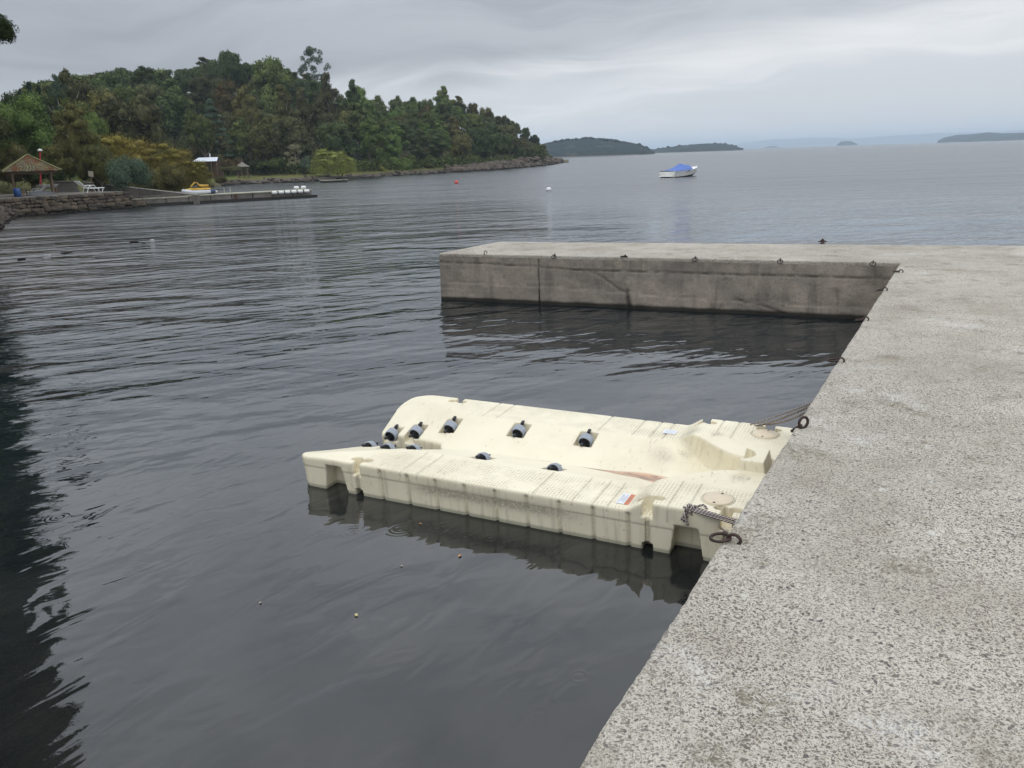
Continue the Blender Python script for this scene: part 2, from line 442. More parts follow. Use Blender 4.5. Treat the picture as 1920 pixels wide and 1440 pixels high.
M_water = water_material()
M_deck = deck_material()
M_face = wallface_material()
FOL = {
    'dark': foliage_material('dark_green_leaves', (0.016, 0.026, 0.012), (0.052, 0.078, 0.026), (0.12, 0.155, 0.05)),
    'mid': foliage_material('mid_green_leaves', (0.023, 0.038, 0.013), (0.080, 0.112, 0.030), (0.17, 0.20, 0.055)),
    'bright': foliage_material('bright_green_leaves', (0.028, 0.054, 0.015), (0.095, 0.155, 0.034), (0.19, 0.27, 0.07)),
    'olive': foliage_material('olive_leaves', (0.038, 0.038, 0.014), (0.115, 0.112, 0.032), (0.20, 0.19, 0.06)),
    'gold': foliage_material('golden_leaves', (0.070, 0.058, 0.012), (0.19, 0.160, 0.03), (0.33, 0.29, 0.07)),
    'willow': foliage_material('yellow_green_leaves', (0.070, 0.082, 0.018), (0.185, 0.20, 0.04), (0.30, 0.31, 0.08)),
    'blue': foliage_material('blue_green_leaves', (0.022, 0.040, 0.028), (0.062, 0.098, 0.062), (0.13, 0.18, 0.11)),
    'brown': foliage_material('brownish_leaves', (0.022, 0.027, 0.012), (0.072, 0.080, 0.028), (0.155, 0.155, 0.065)),
    'fir': foliage_material('fir_needles', (0.010, 0.022, 0.018), (0.022, 0.046, 0.034), (0.045, 0.075, 0.05)),
    'red': foliage_material('reddish_leaves', (0.050, 0.040, 0.016), (0.09, 0.095, 0.03), (0.19, 0.125, 0.05)),
    'flower': foliage_material('pale_blossom', (0.05, 0.07, 0.025), (0.20, 0.19, 0.10), (0.45, 0.42, 0.28)),
}
M_bark = mat('bark', (0.16, 0.125, 0.095), 0.9, 0.25, 9, 0.01)
M_barkpale = mat('pale_bark', (0.42, 0.38, 0.32), 0.85, 0.25, 7, 0.01)
M_iron = mat('rusted_iron', (0.075, 0.045, 0.038), 0.75, 0.3, 40, 0.002, 120, metal=0.35, dark=(0.035, 0.026, 0.026))
M_white = mat('white_plastic', (0.80, 0.80, 0.78), 0.45, 0.06, 5)
M_conc = mat('old_concrete', (0.21, 0.19, 0.165), 0.9, 0.3, 1.6, 0.02, 14, dark=(0.11, 0.10, 0.085))
M_concpale = mat('pale_lichen_concrete', (0.42, 0.41, 0.31), 0.9, 0.25, 1.4, 0.01, 14)
M_wet = mat('wet_weedy_concrete', (0.022, 0.019, 0.014), 0.6, 0.3, 3, 0.01)
M_wood = mat('weathered_timber', (0.20, 0.135, 0.095), 0.85, 0.3, 5, 0.004)
M_dark = mat('black_rubber', (0.018, 0.018, 0.02), 0.6, 0.1, 12)

# ------------------------------------------------------------------ lake
def ring_mesh():
    V = []; F = []
    rs = [0, 60, 200, 800, 3000, 12500]; n = 48
    V.append((0, 0, 0))
    for r in rs[1:]:
        for k in range(n):
            t = 2 * math.pi * k / n; V.append((r * math.cos(t), r * math.sin(t), 0))
    for k in range(n): F.append((0, 1 + k, 1 + (k + 1) % n))
    for i in range(len(rs) - 2):
        for k in range(n):
            a = 1 + i * n + k; b = 1 + i * n + (k + 1) % n
            F.append((a, a + n, b + n, b))
    me = bpy.data.meshes.new('lake_water'); me.from_pydata(V, [], F); me.materials.append(M_water); me.update()
    return me
tag(link('lake_water', ring_mesh()), kind='structure')

# ------------------------------------------------------------------ land: bay shore, wooded headland
AZK = [-100, -76, -62, -50, -43, -38.5, -35.5, -33.4, -31.9, -31.2, -29.5, -27.5, -24.5, -22.5, -20.5, -17.5, -14.0, -10.5, -7.5, -4.0, -1.0, 1.5, 3.1, 3.9]
RSK = [3, 6, 7.5, 9.0, 10.5, 12.3, 17.0, 25.0, 42.0, 50.0, 62.0, 70.0, 84.0, 92.5, 101, 109.5, 108.5, 117, 131, 141, 150, 171, 200, 236]
def interp(x, xs, ys): return float(np.interp(x, xs, ys))
def az_of(px):  # azimuth of a photo column near the horizon
    v = ray(px, 330); return math.degrees(math.atan2(v.x, v.y))
SKYL = [(-900, 60), (-400, 100), (-120, 150), (0, 185), (60, 150), (100, 140), (150, 130), (210, 120), (280, 122), (330, 132), (370, 112), (420, 97), (450, 112), (480, 118), (512, 110), (545, 130), (585, 140), (620, 168),
        (640, 190), (660, 156), (700, 180), (760, 177), (800, 178), (830, 168), (870, 182), (920, 206), (960, 215), (1000, 247), (1020, 272), (1034, 296), (1045, 305)]
SK_AZ = [az_of(p[0]) if p[0] > -200 else (-46 if p[0] == -400 else -60) for p in SKYL]
SK_EL = [math.degrees(math.asin(ray(p[0], p[1]).normalized().z)) if p[0] > -200 else 9 for p in SKYL]
def shore_r(azd): return interp(azd, AZK, RSK)
def flat_w(azd):  # width of flat ground behind the shore (terrace, lawn)
    return interp(azd, [-100, -40, -34, -31, -27, -24, -20, -16, -13.5, -12, -9, 4], [3, 3, 4, 12, 16, 18, 20, 16, 10, 5, 2.0, 1.0])
def hill_z(azd, r, treeh=6.5):
    rs = shore_r(azd); fw = flat_w(azd)
    if azd < -33.5:     # near bank on the left, outside the frame
        d = r - rs
        return -0.5 + 1.3 * min(max(d, -1) / 2.5 + .35, 1.0) + max(0, d - 3) * 0.30 if d < 60 else 18
    depth = interp(azd, [-34, -25, -10, -2, 1.5, 3.5], [60, 66, 60, 50, 36, 12])
    rc = rs + fw + depth
    zc = EYE + math.tan(R(interp(azd, SK_AZ, SK_EL))) * rc - treeh
    zc = max(zc, 0.8)
    d = r - rs
    t = min(max((d - fw) / depth, 0), 1)
    bank = min(max(d / 2.2, -1), 1) * 0.7
    t = t * t * (3 - 2 * t) * .55 + t * .45
    z = bank + (zc - 0.7) * t
    if r > rc: z -= (r - rc) * 0.25
    return max(z, -2.0)

def terrain():
    azs = np.concatenate([np.linspace(-118, -38, 60), np.linspace(-37, 4.4, 250)])
    offs = np.array([-3, -1.6, -0.8, -0.3, 0, 0.4, 1.0, 1.8, 2.8, 4, 6, 8, 10.5, 13, 16, 19, 23, 28, 34, 40, 47, 54, 62, 72, 84, 100, 125])
    V = np.zeros((len(azs), len(offs), 3), np.float32)
    for i, a in enumerate(azs):
        rs = shore_r(a)
        for j, o in enumerate(offs):
            nn = mn.noise(Vector((a * 1.7, o * .3, 5))) * 0.9 + mn.noise(Vector((a * 6, o * .9, 9))) * 0.35
            r = rs + o + (nn * min(1, rs / 90) if o < 6 else 0)
            z = hill_z(a, rs + o)
            z += 0.10 * mn.noise(Vector((a * 9, o * 1.7, 2))) * (1 if o > -.5 else 0.2)
            if o > 22: z += 0.8 * mn.noise(Vector((a * .8, o * .1, 7)))
            V[i, j] = (r * math.sin(R(a)), r * math.cos(R(a)), z)
    nj = len(offs)
    F = [(i * nj + j, i * nj + j + 1, (i + 1) * nj + j + 1, (i + 1) * nj + j) for i in range(len(azs) - 1) for j in range(nj - 1)]
    m, g, out = new_mat('shore_ground')
    co = g.n('ShaderNodeNewGeometry').outputs['Position']
    z = g.n('ShaderNodeSeparateXYZ', ins={0: co}).outputs[2]
    a = g.noise(co, 0.28, 4, 0.6); b_ = g.noise(co, 2.2, 5, 0.65); c_ = g.noise(co, 9.0, 4, 0.6)
    grass = g.mix(g.sstep(b_, 0.35, 0.65), (0.085, 0.098, 0.026), (0.15, 0.14, 0.05))
    peb = g.mix(g.sstep(c_, 0.4, 0.62), (0.075, 0.062, 0.050), (0.155, 0.13, 0.108))
    lvl = g.m('ADD', z, g.m('MULTIPLY', g.m('SUBTRACT', a, 0.5), 0.6))
    col = g.mix(g.sstep(lvl, 0.44, 0.62), peb, grass)
    yy = g.n('ShaderNodeSeparateXYZ', ins={0: co}).outputs[1]
    col = g.mix(g.sstep(yy, 62.0, 52.0), col, peb)
    duff = g.mix(g.sstep(b_, 0.4, 0.6), (0.045, 0.040, 0.020), (0.06, 0.07, 0.02))
    col = g.mix(g.sstep(z, 1.3, 3.0), col, duff)
    # the mown clearing on the slope
    cp = at(300, 262, 112)
    sp = g.n('ShaderNodeSeparateXYZ', ins={0: co})
    ddx = g.m('SUBTRACT', sp.outputs[0], cp.x); ddy = g.m('MULTIPLY', g.m('SUBTRACT', sp.outputs[1], cp.y), 0.35)
    dd = g.m('SQRT', g.m('ADD', g.m('MULTIPLY', ddx, ddx), g.m('MULTIPLY', ddy, ddy)))
    col = g.mix(g.sstep(dd, 9.0, 6.0), col, g.mix(g.sstep(b_, 0.35, 0.65), (0.10, 0.14, 0.035), (0.17, 0.19, 0.05)))
    col = g.mix(g.sstep(z, 0.10, 0.02, 0, 0.8), col, (0.025, 0.021, 0.017))
    bp = g.n('ShaderNodeBump', ins={'Strength': 0.9, 'Distance': 0.08, 'Height': c_})
    bs = g.n('ShaderNodeBsdfPrincipled', ins={'Base Color': col, 'Roughness': 0.95, 'Specular IOR Level': 0.15, 'Normal': bp.outputs[0]})
    g.nt.links.new(bs.outputs[0], out.inputs[0])
    tag(link('shore_ground', mesh_np('shore_ground', V.reshape(-1, 3), F, m, True)), kind='structure')
terrain()

# ------------------------------------------------------------------ far islands and hills
def island(name, px0, px1, prof, dist, depth, rough, m):
    """prof: (px, py) of the skyline; a ridge with real width"""
    n = 260; k = 26
    V = []
    xs = [p[0] for p in prof]; ys = [p[1] for p in prof]
    for i in range(n + 1):
        px = px0 + (px1 - px0) * i / n
        py = interp(px, xs, ys)
        e = ray(px, py).normalized(); zt = EYE + e.z / math.hypot(e.x, e.y) * dist
        zt = max(zt, 0.3)
        hx, hy = e.x / math.hypot(e.x, e.y), e.y / math.hypot(e.x, e.y)
        endf = min(1.0, min(i, n - i) / (n * .12) + .02)
        for j in range(k + 1):
            t = j / k
            r = dist + depth * (t - .45) * endf
            s = 1 - abs(t - .45) / .55 if t > .45 else t / .45
            s = max(s, 0) ** 0.62
            q = Vector((hx * r * rough * .9, hy * r * rough * .9, 0))
            z = zt * s
            z += (mn.noise(q * 1.0) * .8 + abs(mn.noise(q * 3.1)) * .7) * zt * 0.10 * (1 if 0 < t < 1 else 0)
            V.append((hx * r, hy * r, z - (0.4 if t in (0, 1) else 0)))
    F = [(i * (k + 1) + j, i * (k + 1) + j + 1, (i + 1) * (k + 1) + j + 1, (i + 1) * (k + 1) + j) for i in range(n) for j in range(k)]
    tag(link(name, mesh_np(name, V, F, m, True)), kind='structure')
def far_wood(name, base, scale):
    m, g, out = new_mat(name)
    co = g.n('ShaderNodeNewGeometry').outputs['Position']
    nz = g.noise(co, scale, 4, 0.6)
    b_ = g.noise(co, scale * .2, 3, 0.6)
    col = g.mix(g.sstep(nz, 0.35, 0.65), tuple(c * .6 for c in base), base)
    col = g.mix(g.sstep(b_, 0.58, 0.68, 0, .35), col, (0.13, 0.12, 0.07))
    z = g.n('ShaderNodeSeparateXYZ', ins={0: co}).outputs[2]
    col = g.mix(g.sstep(z, 1.0, 0.3, 0, 0.9), col, (0.13, 0.115, 0.10))
    bs = g.n('ShaderNodeBsdfPrincipled', ins={'Base Color': col, 'Roughness': 1.0, 'Specular IOR Level': 0.1,
             'Normal': g.n('ShaderNodeBump', ins={'Strength': 1.0, 'Distance': 1.2, 'Height': nz}).outputs[0]})
    g.nt.links.new(bs.outputs[0], out.inputs[0])
    return m
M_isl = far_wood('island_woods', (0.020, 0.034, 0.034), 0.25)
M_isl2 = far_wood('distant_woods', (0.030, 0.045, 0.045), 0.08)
island('wooded_island', 985, 1228, [(985, 290), (1010, 272), (1025, 268), (1045, 265), (1062, 262), (1082, 261), (1100, 259), (1118, 261), (1140, 261), (1155, 263), (1170, 267), (1190, 270), (1206, 274), (1218, 280), (1228, 286)], 680, 150, .06, M_isl)
island('wooded_island', 1205, 1394, [(1205, 283), (1225, 280), (1250, 277), (1270, 274), (1300, 271), (1330, 269), (1350, 269), (1365, 271), (1378, 274), (1388, 277), (1394, 278)], 1050, 180, .05, M_isl)
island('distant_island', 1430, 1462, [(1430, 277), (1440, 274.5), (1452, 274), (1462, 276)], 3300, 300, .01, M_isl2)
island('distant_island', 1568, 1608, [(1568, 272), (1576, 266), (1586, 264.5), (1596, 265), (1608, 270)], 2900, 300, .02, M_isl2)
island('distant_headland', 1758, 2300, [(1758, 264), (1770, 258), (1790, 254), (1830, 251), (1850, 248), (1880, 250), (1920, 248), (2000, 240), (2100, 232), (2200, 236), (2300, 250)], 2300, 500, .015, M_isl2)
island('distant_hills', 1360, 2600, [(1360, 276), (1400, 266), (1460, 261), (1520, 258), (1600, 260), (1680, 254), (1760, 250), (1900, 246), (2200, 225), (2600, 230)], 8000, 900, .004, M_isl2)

# tree tops along the crest of the nearer island, one mass
def island_trees():
    rnd = random.Random(5); b = MB()
    for k in range(210):
        px = rnd.uniform(1020, 1380)
        first = px < 1218
        prof = ([(1020, 270), (1045, 265), (1062, 262), (1100, 259.5), (1140, 261.5), (1170, 267), (1206, 274), (1220, 281)] if first else [(1220, 281), (1250, 277), (1300, 271.5), (1350, 269.5), (1378, 274)])
        py = interp(px, [p[0] for p in prof], [p[1] for p in prof])
        p = at(px, py + 1, (680 if first else 1050) + rnd.uniform(-10, 5))
        s = rnd.uniform(0.7, 1.7) * (1 if first else 1.2)
        if rnd.random() < .12: s *= 1.5
        b.lathe([(0, -s * 1.2), (s * .9, -s * .6), (s, 0), (s * .7, s * .6), (0, s)], (p.x, p.y, p.z), 6, True)
    tag(b.build('island_treetops', M_isl), kind='stuff')
island_trees()

# ------------------------------------------------------------------ haze over the lake
def haze():
    m = bpy.data.materials.new('lake_haze'); m.use_nodes = True
    m.node_tree.nodes.clear(); g = G(m.node_tree)
    out = g.n('ShaderNodeOutputMaterial')
    v = g.n('ShaderNodeVolumePrincipled', ins={'Color': (0.74, 0.87, 1.0, 1), 'Density': 0.00030, 'Anisotropy': 0.0})
    g.nt.links.new(v.outputs[0], out.inputs['Volume'])
    b = MB().box((0, 4000, 34.0), (26000, 24000, 72.0))
    tag(b.build('haze', m), kind='stuff')
haze()

# ------------------------------------------------------------------ pier
DECK = 0.81
PC = on(1688, 493, DECK)                      # inner corner
D1 = (on(1080, 1440, DECK) - PC).normalized()  # along the main pier towards the camera
D2 = (on(823, 475, DECK) - PC).normalized()    # along the arm
ARM = (on(823, 475, DECK) - PC).length
NB = on(935, 453, DECK)                        # outer corner of the arm
PR = Vector((-D1.y, D1.x, 0))
if PR.x < 0: PR = -PR
def jag(a, b, step, amp, seed):
    n = max(2, int((b - a).length / step)); d = (b - a).normalized(); nrm = Vector((-d.y, d.x, 0))
    out = []
    for i in range(n):
        p = a.lerp(b, i / n); s = (b - a).length * i / n
        o = amp * 1.3 * (mn.noise(Vector((s * 3.1, seed, 0))) + .35 * mn.noise(Vector((s * 14, seed, 3))) + .8 * mn.noise(Vector((s * 41, seed, 6))) + 1.0 * max(0, mn.noise(Vector((s * 3.7, seed, 9))) - .30))
        out.append(p + nrm * (o if i else 0))
    return out
def pier():
    A = on(823, 475, DECK)
    far_r = on(1920, 461, DECK)
    fdir = (far_r - NB).normalized()
    W_ = 4.6
    near_in = PC + D1 * 17
    near_out = near_in + PR * W_
    # outer far corner: meet of the outer arm edge with the pier's outer side
    q = PC + PR * W_
    den = fdir.x * D1.y - fdir.y * D1.x
    t = ((q.x - NB.x) * D1.y - (q.y - NB.y) * D1.x) / den
    far_out = NB + fdir * t
    pts = jag(near_in, PC, .025, .007, 1) + jag(PC, A, .03, .007, 2) + jag(A, NB, .05, .01, 3) + jag(NB, far_out, .08, .012, 4) + jag(far_out, near_out, .3, .01, 5) + [near_out]
    nj1 = len(jag(near_in, PC, .025, .007, 1)); nj2 = len(jag(PC, A, .03, .007, 2))
    root = empty('concrete_pier', (0, 0, 0), 0, 'L-shaped grey exposed-aggregate concrete pier running from the right foreground to a long arm', 'pier')
    # deck: inset top, softened arris, then the sides
    n = len(pts)
    V = []; F = []
    cen = [Vector((p.x, p.y, 0)) for p in pts]
    def inset(i, d):
        a, b, c = cen[i - 1], cen[i], cen[(i + 1) % n]
        e1 = (b - a).normalized(); e2 = (c - b).normalized()
        nn = Vector((-(e1 + e2).y, (e1 + e2).x, 0)).normalized()
        return b - nn * d * SGN
    area = sum(cen[i - 1].x * cen[i].y - cen[i].x * cen[i - 1].y for i in range(n))
    SGN = -1 if area > 0 else 1
    rings = []
    for d, z in ((0.016, DECK), (0.005, DECK - .004), (0.0, DECK - 0.018), (0.0, DECK - .05)):
        rings.append([(*inset(i, d).xy, z + (.0015 * mn.noise(cen[i] * 9) if z < DECK else 0)) for i in range(n)])
    for r in rings: V += r
    F.append(tuple(range(n)) if area > 0 else tuple(range(n - 1, -1, -1)))
    for k in range(3):
        for i in range(n):
            j = (i + 1) % n
            F.append((k * n + i, k * n + j, (k + 1) * n + j, (k + 1) * n + i))
    me = bpy.data.meshes.new('deck_slab'); me.from_pydata(V, [], F); me.materials.append(M_deck); me.update()
    link('deck_slab', me, root)
    # plain side walls (pier inner side, arm end, outer side)
    def side(a, b, name='side_wall'):
        nn = 60
        def fn(u, v):
            p = a.lerp(b, u); z = DECK - .046 - v * 1.6
            return (p.x + .01 * mn.noise(Vector((u * 40, v * 9, a.x))), p.y, z)
        MB().grid(fn, nn, 14).build(name, M_face, root)
    nrm1 = -PR
    side(near_in + PR * .004, PC + PR * .004); side(A + (NB - A).normalized() * .002 - D2 * .004, NB - D2 * .004)
    side(NB, far_out); side(far_out, near_out); side(near_out, near_in)
    # the long face of the arm, with its cold joints, cracks and weed
    nb = Vector((D2.y, -D2.x, 0));
    if nb.y > 0: nb = -nb       # points to the camera
    def s_of(px, py, z):  # position along the arm
        v = ray(px, py); e = Vector((0, 0, EYE)); t = (PC - e).dot(nb) / v.dot(nb); p = e + v * t
        return (p - PC).dot(D2), p.z
    joint = s_of(1010, 520, 0)[0]
    crack_h = [s_of(x, y, 0) for x, y in ((823, 490), (870, 494), (905, 494), (950, 497), (1008, 500), (1060, 504), (1100, 508), (1160, 508), (1250, 510), (1330, 513), (1400, 516), (1450, 516), (1500, 518), (1560, 520), (1640, 523), (1672, 524))]
    crack_d = [s_of(x, y, 0) for x, y in ((1102, 508), (1125, 517), (1145, 531), (1160, 543), (1176, 550))]
    crack_w = [s_of(x, y, 0) for x, y in ((1176, 545), (1177, 560), (1180, 578), (1183, 592))]
    crack_e = [s_of(x, y, 0) for x, y in ((1385, 562), (1400, 568), (1430, 572), (1450, 580), (1470, 588))]
    crack_f = [s_of(x, y, 0) for x, y in ((1568, 540), (1570, 560), (1569, 585))]
    lift = [s_of(x, y, 0) for x, y in ((823, 527), (1008, 537), (1170, 549), (1300, 559), (1480, 571), (1640, 580))]
    joint_l = [(joint, .8), (joint + .01, .5), (joint - .005, .25), (joint, -.1)]
    def dseg(S_, Z_, pl):
        best = np.full(S_.shape, 9.0)
        for (s0, z0), (s1, z1) in zip(pl[:-1], pl[1:]):
            dx, dz = s1 - s0, z1 - z0; L2 = dx * dx + dz * dz
            t = np.clip(((S_ - s0) * dx + (Z_ - z0) * dz) / L2, 0, 1)
            best = np.minimum(best, np.hypot(S_ - s0 - t * dx, Z_ - z0 - t * dz))
        return best
    spots = [(s_of(x, y, 0), r) for x, y, r in ((1205, 582, .16), (1180, 570, .07), (1180, 586, .1), (1570, 545, .06), (1640, 505, .16), (1360, 523, .05), (1250, 512, .04), (1352, 572, .04), (1490, 500, .07), (935, 495, .03), (830, 492, .03), (945, 517, .03))]
    def face(s0, s1):
        ns = int((s1 - s0) / .02); nz = 46
        ss = np.linspace(s0, s1, ns + 1); zs = np.linspace(DECK - .048, -.25, nz + 1)
        S_, Z_ = np.meshgrid(ss, zs, indexing='ij')
        wob = np.array([[mn.noise(Vector((s * 5, z * 5, 1))) * .6 + mn.noise(Vector((s * 19, z * 19, 4))) * .4 for z in zs] for s in ss])
        D = wob * .012
        st = np.zeros_like(S_)
        for pl, wd, dp, sw in ((crack_h, .012, .022, .75), (crack_d, .014, .02, .35), (crack_e, .014, .02, .5), (crack_f, .01, .012, .45), (joint_l, .012, .03, .8), (crack_w, .03, .03, 1.0), (lift, .012, .010, .30)):
            d = dseg(S_, Z_ + wob * .016, pl)
            patch = np.clip(wob * 1.6 + .75, .15, 1)
            D -= dp * np.exp(-(d / wd) ** 2) * patch
            st = np.maximum(st, sw * np.exp(-(d / (wd * 1.25)) ** 2) * patch)
        for (s_, z_), r in spots:
            d = np.hypot(S_ - s_, (Z_ - z_)) / r
            st = np.maximum(st, (.8 if 1.5 < s_ < 99 and abs(s_ - crack_w[0][0]) < .6 else .42) * np.clip(1.25 - d - wob * .9, 0, 1))
        D += np.where(Z_ < np.interp(S_, sorted(p[0] for p in lift), [p[1] for p in sorted(lift)]), .010, 0)
        V = np.zeros(S_.shape + (3,))
        for k in range(3): V[..., k] = PC[k] + D2[k] * S_ + nb[k] * D
        V[..., 2] = Z_
        m_ = nz + 1
        F = [(i * m_ + j, i * m_ + j + 1, (i + 1) * m_ + j + 1, (i + 1) * m_ + j) for i in range(ns) for j in range(nz)]
        me = mesh_np('wall_section', V.reshape(-1, 3), F, M_face, True)
        at_ = me.attributes.new('stain', 'FLOAT', 'POINT'); at_.data.foreach_set('value', st.ravel().astype(np.float32))
        return link('wall_section', me, root)
    face(0.0, joint - .004); face(joint + .004, ARM)
    bk = MB(); pj = PC + D2 * joint - nb * .05
    bk.box((pj.x, pj.y, .26), (.06, .02, 1.0), rz=math.atan2(D2.y, D2.x)); bk.build('joint_filler', M_wet, root)
pier()

# ------------------------------------------------------------------ mooring rings
def torus_pts(c, a, b, r, n=20, t0=0, t1=2 * math.pi):
    return [c + a * (r * math.cos(t0 + (t1 - t0) * i / n)) + b * (r * math.sin(t0 + (t1 - t0) * i / n)) for i in range(n + (0 if abs(t1 - t0 - 2 * math.pi) < 1e-6 else 1))]
def mooring_ring(px, py, kind, label, s=1.0):
    p = on(px, py, DECK)
    root = empty('mooring_ring', p, 0, label, 'mooring ring', 'rusty mooring rings along the pier edges')
    X_, Y_, Z_ = Vector((1, 0, 0)), Vector((0, 1, 0)), Vector((0, 0, 1))
    edge = kind[0]
    out = (-PR if edge == 'p' else Vector((D2.y, -D2.x, 0)))
    if edge == 'a' and out.y > 0: out = -out
    along = D1 if edge == 'p' else D2
    th = 0.0085 * s
    if kind in ('p0', 'a0', 'p1'):
        # staple set in the deck and a ring lying over the edge
        R1 = .032 * s
        st = MB(); st.tube([-out * .012 + -Z_ * .01 - along * 0] + torus_pts(Z_ * .012 * s, -out, Z_, R1, 10, 0, math.pi)[::1] + [out * R1 - Z_ * .01], th, 8)
        st.build('staple', M_iron, root)
        rr = .047 * s
        tilt = {'p0': .28, 'a0': .75, 'p1': .1}[kind]
        dirr = (out * math.cos(tilt) - Z_ * math.sin(tilt))
        cc = out * (R1 * .85) + Z_ * (.018 * s) + dirr * rr * .85
        MB().tube(torus_pts(cc, dirr, along, rr, 24), th * .95, 8, closed=True).build('ring', M_iron, root)
    elif kind == 'pe':
        # eye bolt with upright ring
        MB().tube([-out * -.045 - Z_ * .03, Z_ * .02 - out * .01], th * 1.1, 8).build('eye_bolt', M_iron, root)
        MB().tube(torus_pts(-out * .02 + Z_ * .035, (-out * .6 + along * -.8).normalized(), Z_, .033 * s, 20), th, 8, closed=True).build('ring', M_iron, root)
    elif kind == 'ah':
        MB().tube([Z_ * -.01] + torus_pts(Z_ * .035 + along * -.025, along, Z_, .025, 10, 0, math.pi * 1.2), th, 7).build('hook', M_iron, root)
    elif kind == 'af':
        MB().box((0, 0, .01), (.11, .05, .018), rz=math.atan2(along.y, along.x), bev=.004).build('base_plate', M_iron, root)
        MB().lathe([(0, .018), (.016, .018), (.018, .034), (0, .038)], (0.02, 0, 0), 8).build('bolt', M_iron, root)
    return root
RL = [(908, 477, 'ah', 'bent iron hook near the left end of the pier arm'),
      (1040, 480, 'a0', 'rusty mooring ring on the arm just right of its vertical joint'),
      (1170, 482, 'af', 'flat rusty base plate without a ring on the pier arm edge'),
      (1304, 485, 'a0', 'rusty mooring ring on the arm edge right of the flat base plate'),
      (1463, 489, 'a0', 'mooring ring on the arm edge midway between the plate and the corner'),
      (1637, 493, 'a0', 'mooring ring on the arm edge next to the inner corner of the pier'),
      (1689, 511, 'p1', 'flat lying mooring ring just below the inner corner of the pier'),
      (1659, 545, 'p0', 'second mooring ring down the pier edge from the inner corner, hanging steeply'),
      (1623, 601, 'p0', 'third mooring ring down the pier edge from the inner corner'),
      (1576, 679, 'p1', 'mooring ring pointing straight out over the dark water, above the rope'),
      (1376, 1018, 'p1', 'large nearest mooring ring linked to an iron staple beside the float')]
for px, py, k, lb in RL:
    mooring_ring(px, py, k, lb, .86 if py > 1000 else .80)
mooring_ring(1499, 802, 'pe', 'iron eye bolt with its ring standing upright at the back end of the float', 1.0)
cp = on(1542, 457, DECK)
cl_ = empty('mooring_cleat', cp, math.atan2(D2.y, D2.x), 'small dark mooring cleat on the far edge of the pier arm', 'cleat')
MB().lathe([(0, 0), (.045, 0), (.03, .02), (.018, .05), (0, .055)], (0, 0, 0), 12).build('post', M_iron, cl_)
MB().tube([(-.07, 0, .03), (-.02, 0, .05), (.02, 0, .05), (.07, 0, .03)], [.008, .014, .014, .008], 8).build('horn', M_iron, cl_)
MB().lathe([(0, .05), (.018, .052), (.02, .07), (.01, .085), (0, .088)], (0, 0, 0), 10).build('knob', M_iron, cl_)

# ------------------------------------------------------------------ drive-on float
FO = on(557, 908, 0)
FU = (on(1250, 1040, 0) - FO).normalized()
FL, FW = 3.50, 1.60
FTILT = R(1.6)
VX = 0.0085
def surface_nets(D, org, h):
    """D sampled on a grid, inside < 0; returns verts, quads"""
    ins = D < 0
    nx, ny, nz = D.shape
    c = [ins[i:nx - 1 + i, j:ny - 1 + j, k:nz - 1 + k] for i in (0, 1) for j in (0, 1) for k in (0, 1)]
    cnt = sum(x.astype(np.int8) for x in c)
    act = (cnt > 0) & (cnt < 8)
    idx = np.full(act.shape, -1, np.int32); I = np.argwhere(act); idx[act] = np.arange(len(I))
    P = np.zeros((len(I), 3), np.float64); N = np.zeros(len(I))
    ox, oy, oz = I[:, 0], I[:, 1], I[:, 2]
    cor = [(i, j, k) for i in (0, 1) for j in (0, 1) for k in (0, 1)]
    for a in cor:
        for ax in range(3):
            if a[ax]: continue
            b = list(a); b[ax] = 1
            da = D[ox + a[0], oy + a[1], oz + a[2]]; db = D[ox + b[0], oy + b[1], oz + b[2]]
            cr = (da < 0) != (db < 0)
            t = np.where(cr, da / np.where(cr, da - db, 1), 0)
            for q in range(3):
                P[:, q] += np.where(cr, a[q] + (t if q == ax else 0), 0)
            N += cr
    P /= N[:, None]
    V = (I + P) * h + np.array(org)
    Q = []
    for ax in range(3):
        sl0 = [slice(1, -1)] * 3; sl0[ax] = slice(0, -1)
        sl1 = [slice(1, -1)] * 3; sl1[ax] = slice(1, None)
        a = ins[tuple(sl0)]; b = ins[tuple(sl1)]
        e = np.argwhere(a != b)
        if not len(e): continue
        flip = a[tuple(e.T)]
        base = e.copy()
        for q in range(3):
            if q != ax: base[:, q] += 1
        u_, v_ = [(1, 2), (2, 0), (0, 1)][ax]
        def cell(du, dv):
            c_ = base.copy(); c_[:, u_] -= du; c_[:, v_] -= dv
            return idx[c_[:, 0], c_[:, 1], c_[:, 2]]
        q4 = np.stack([cell(1, 1), cell(0, 1), cell(0, 0), cell(1, 0)], 1)
        q4[~flip] = q4[~flip][:, ::-1]
        Q.append(q4[(q4 >= 0).all(1)])
    return V, np.concatenate(Q)
def sst(x, a, b):
    t = np.clip((x - a) / (b - a), 0, 1); return t * t * (3 - 2 * t)
def smax(a, b, k):
    h = np.clip(.5 + .5 * (a - b) / k, 0, 1); return b + (a - b) * h + k * h * (1 - h)
KEYU = (0.585, 2.80, 3.28)
ROLL_U = (0.24, 0.46, 0.76, 1.39, 1.97)
ROLL_S = (0.16, 0.21, 0.285, 0.31, 0.31)
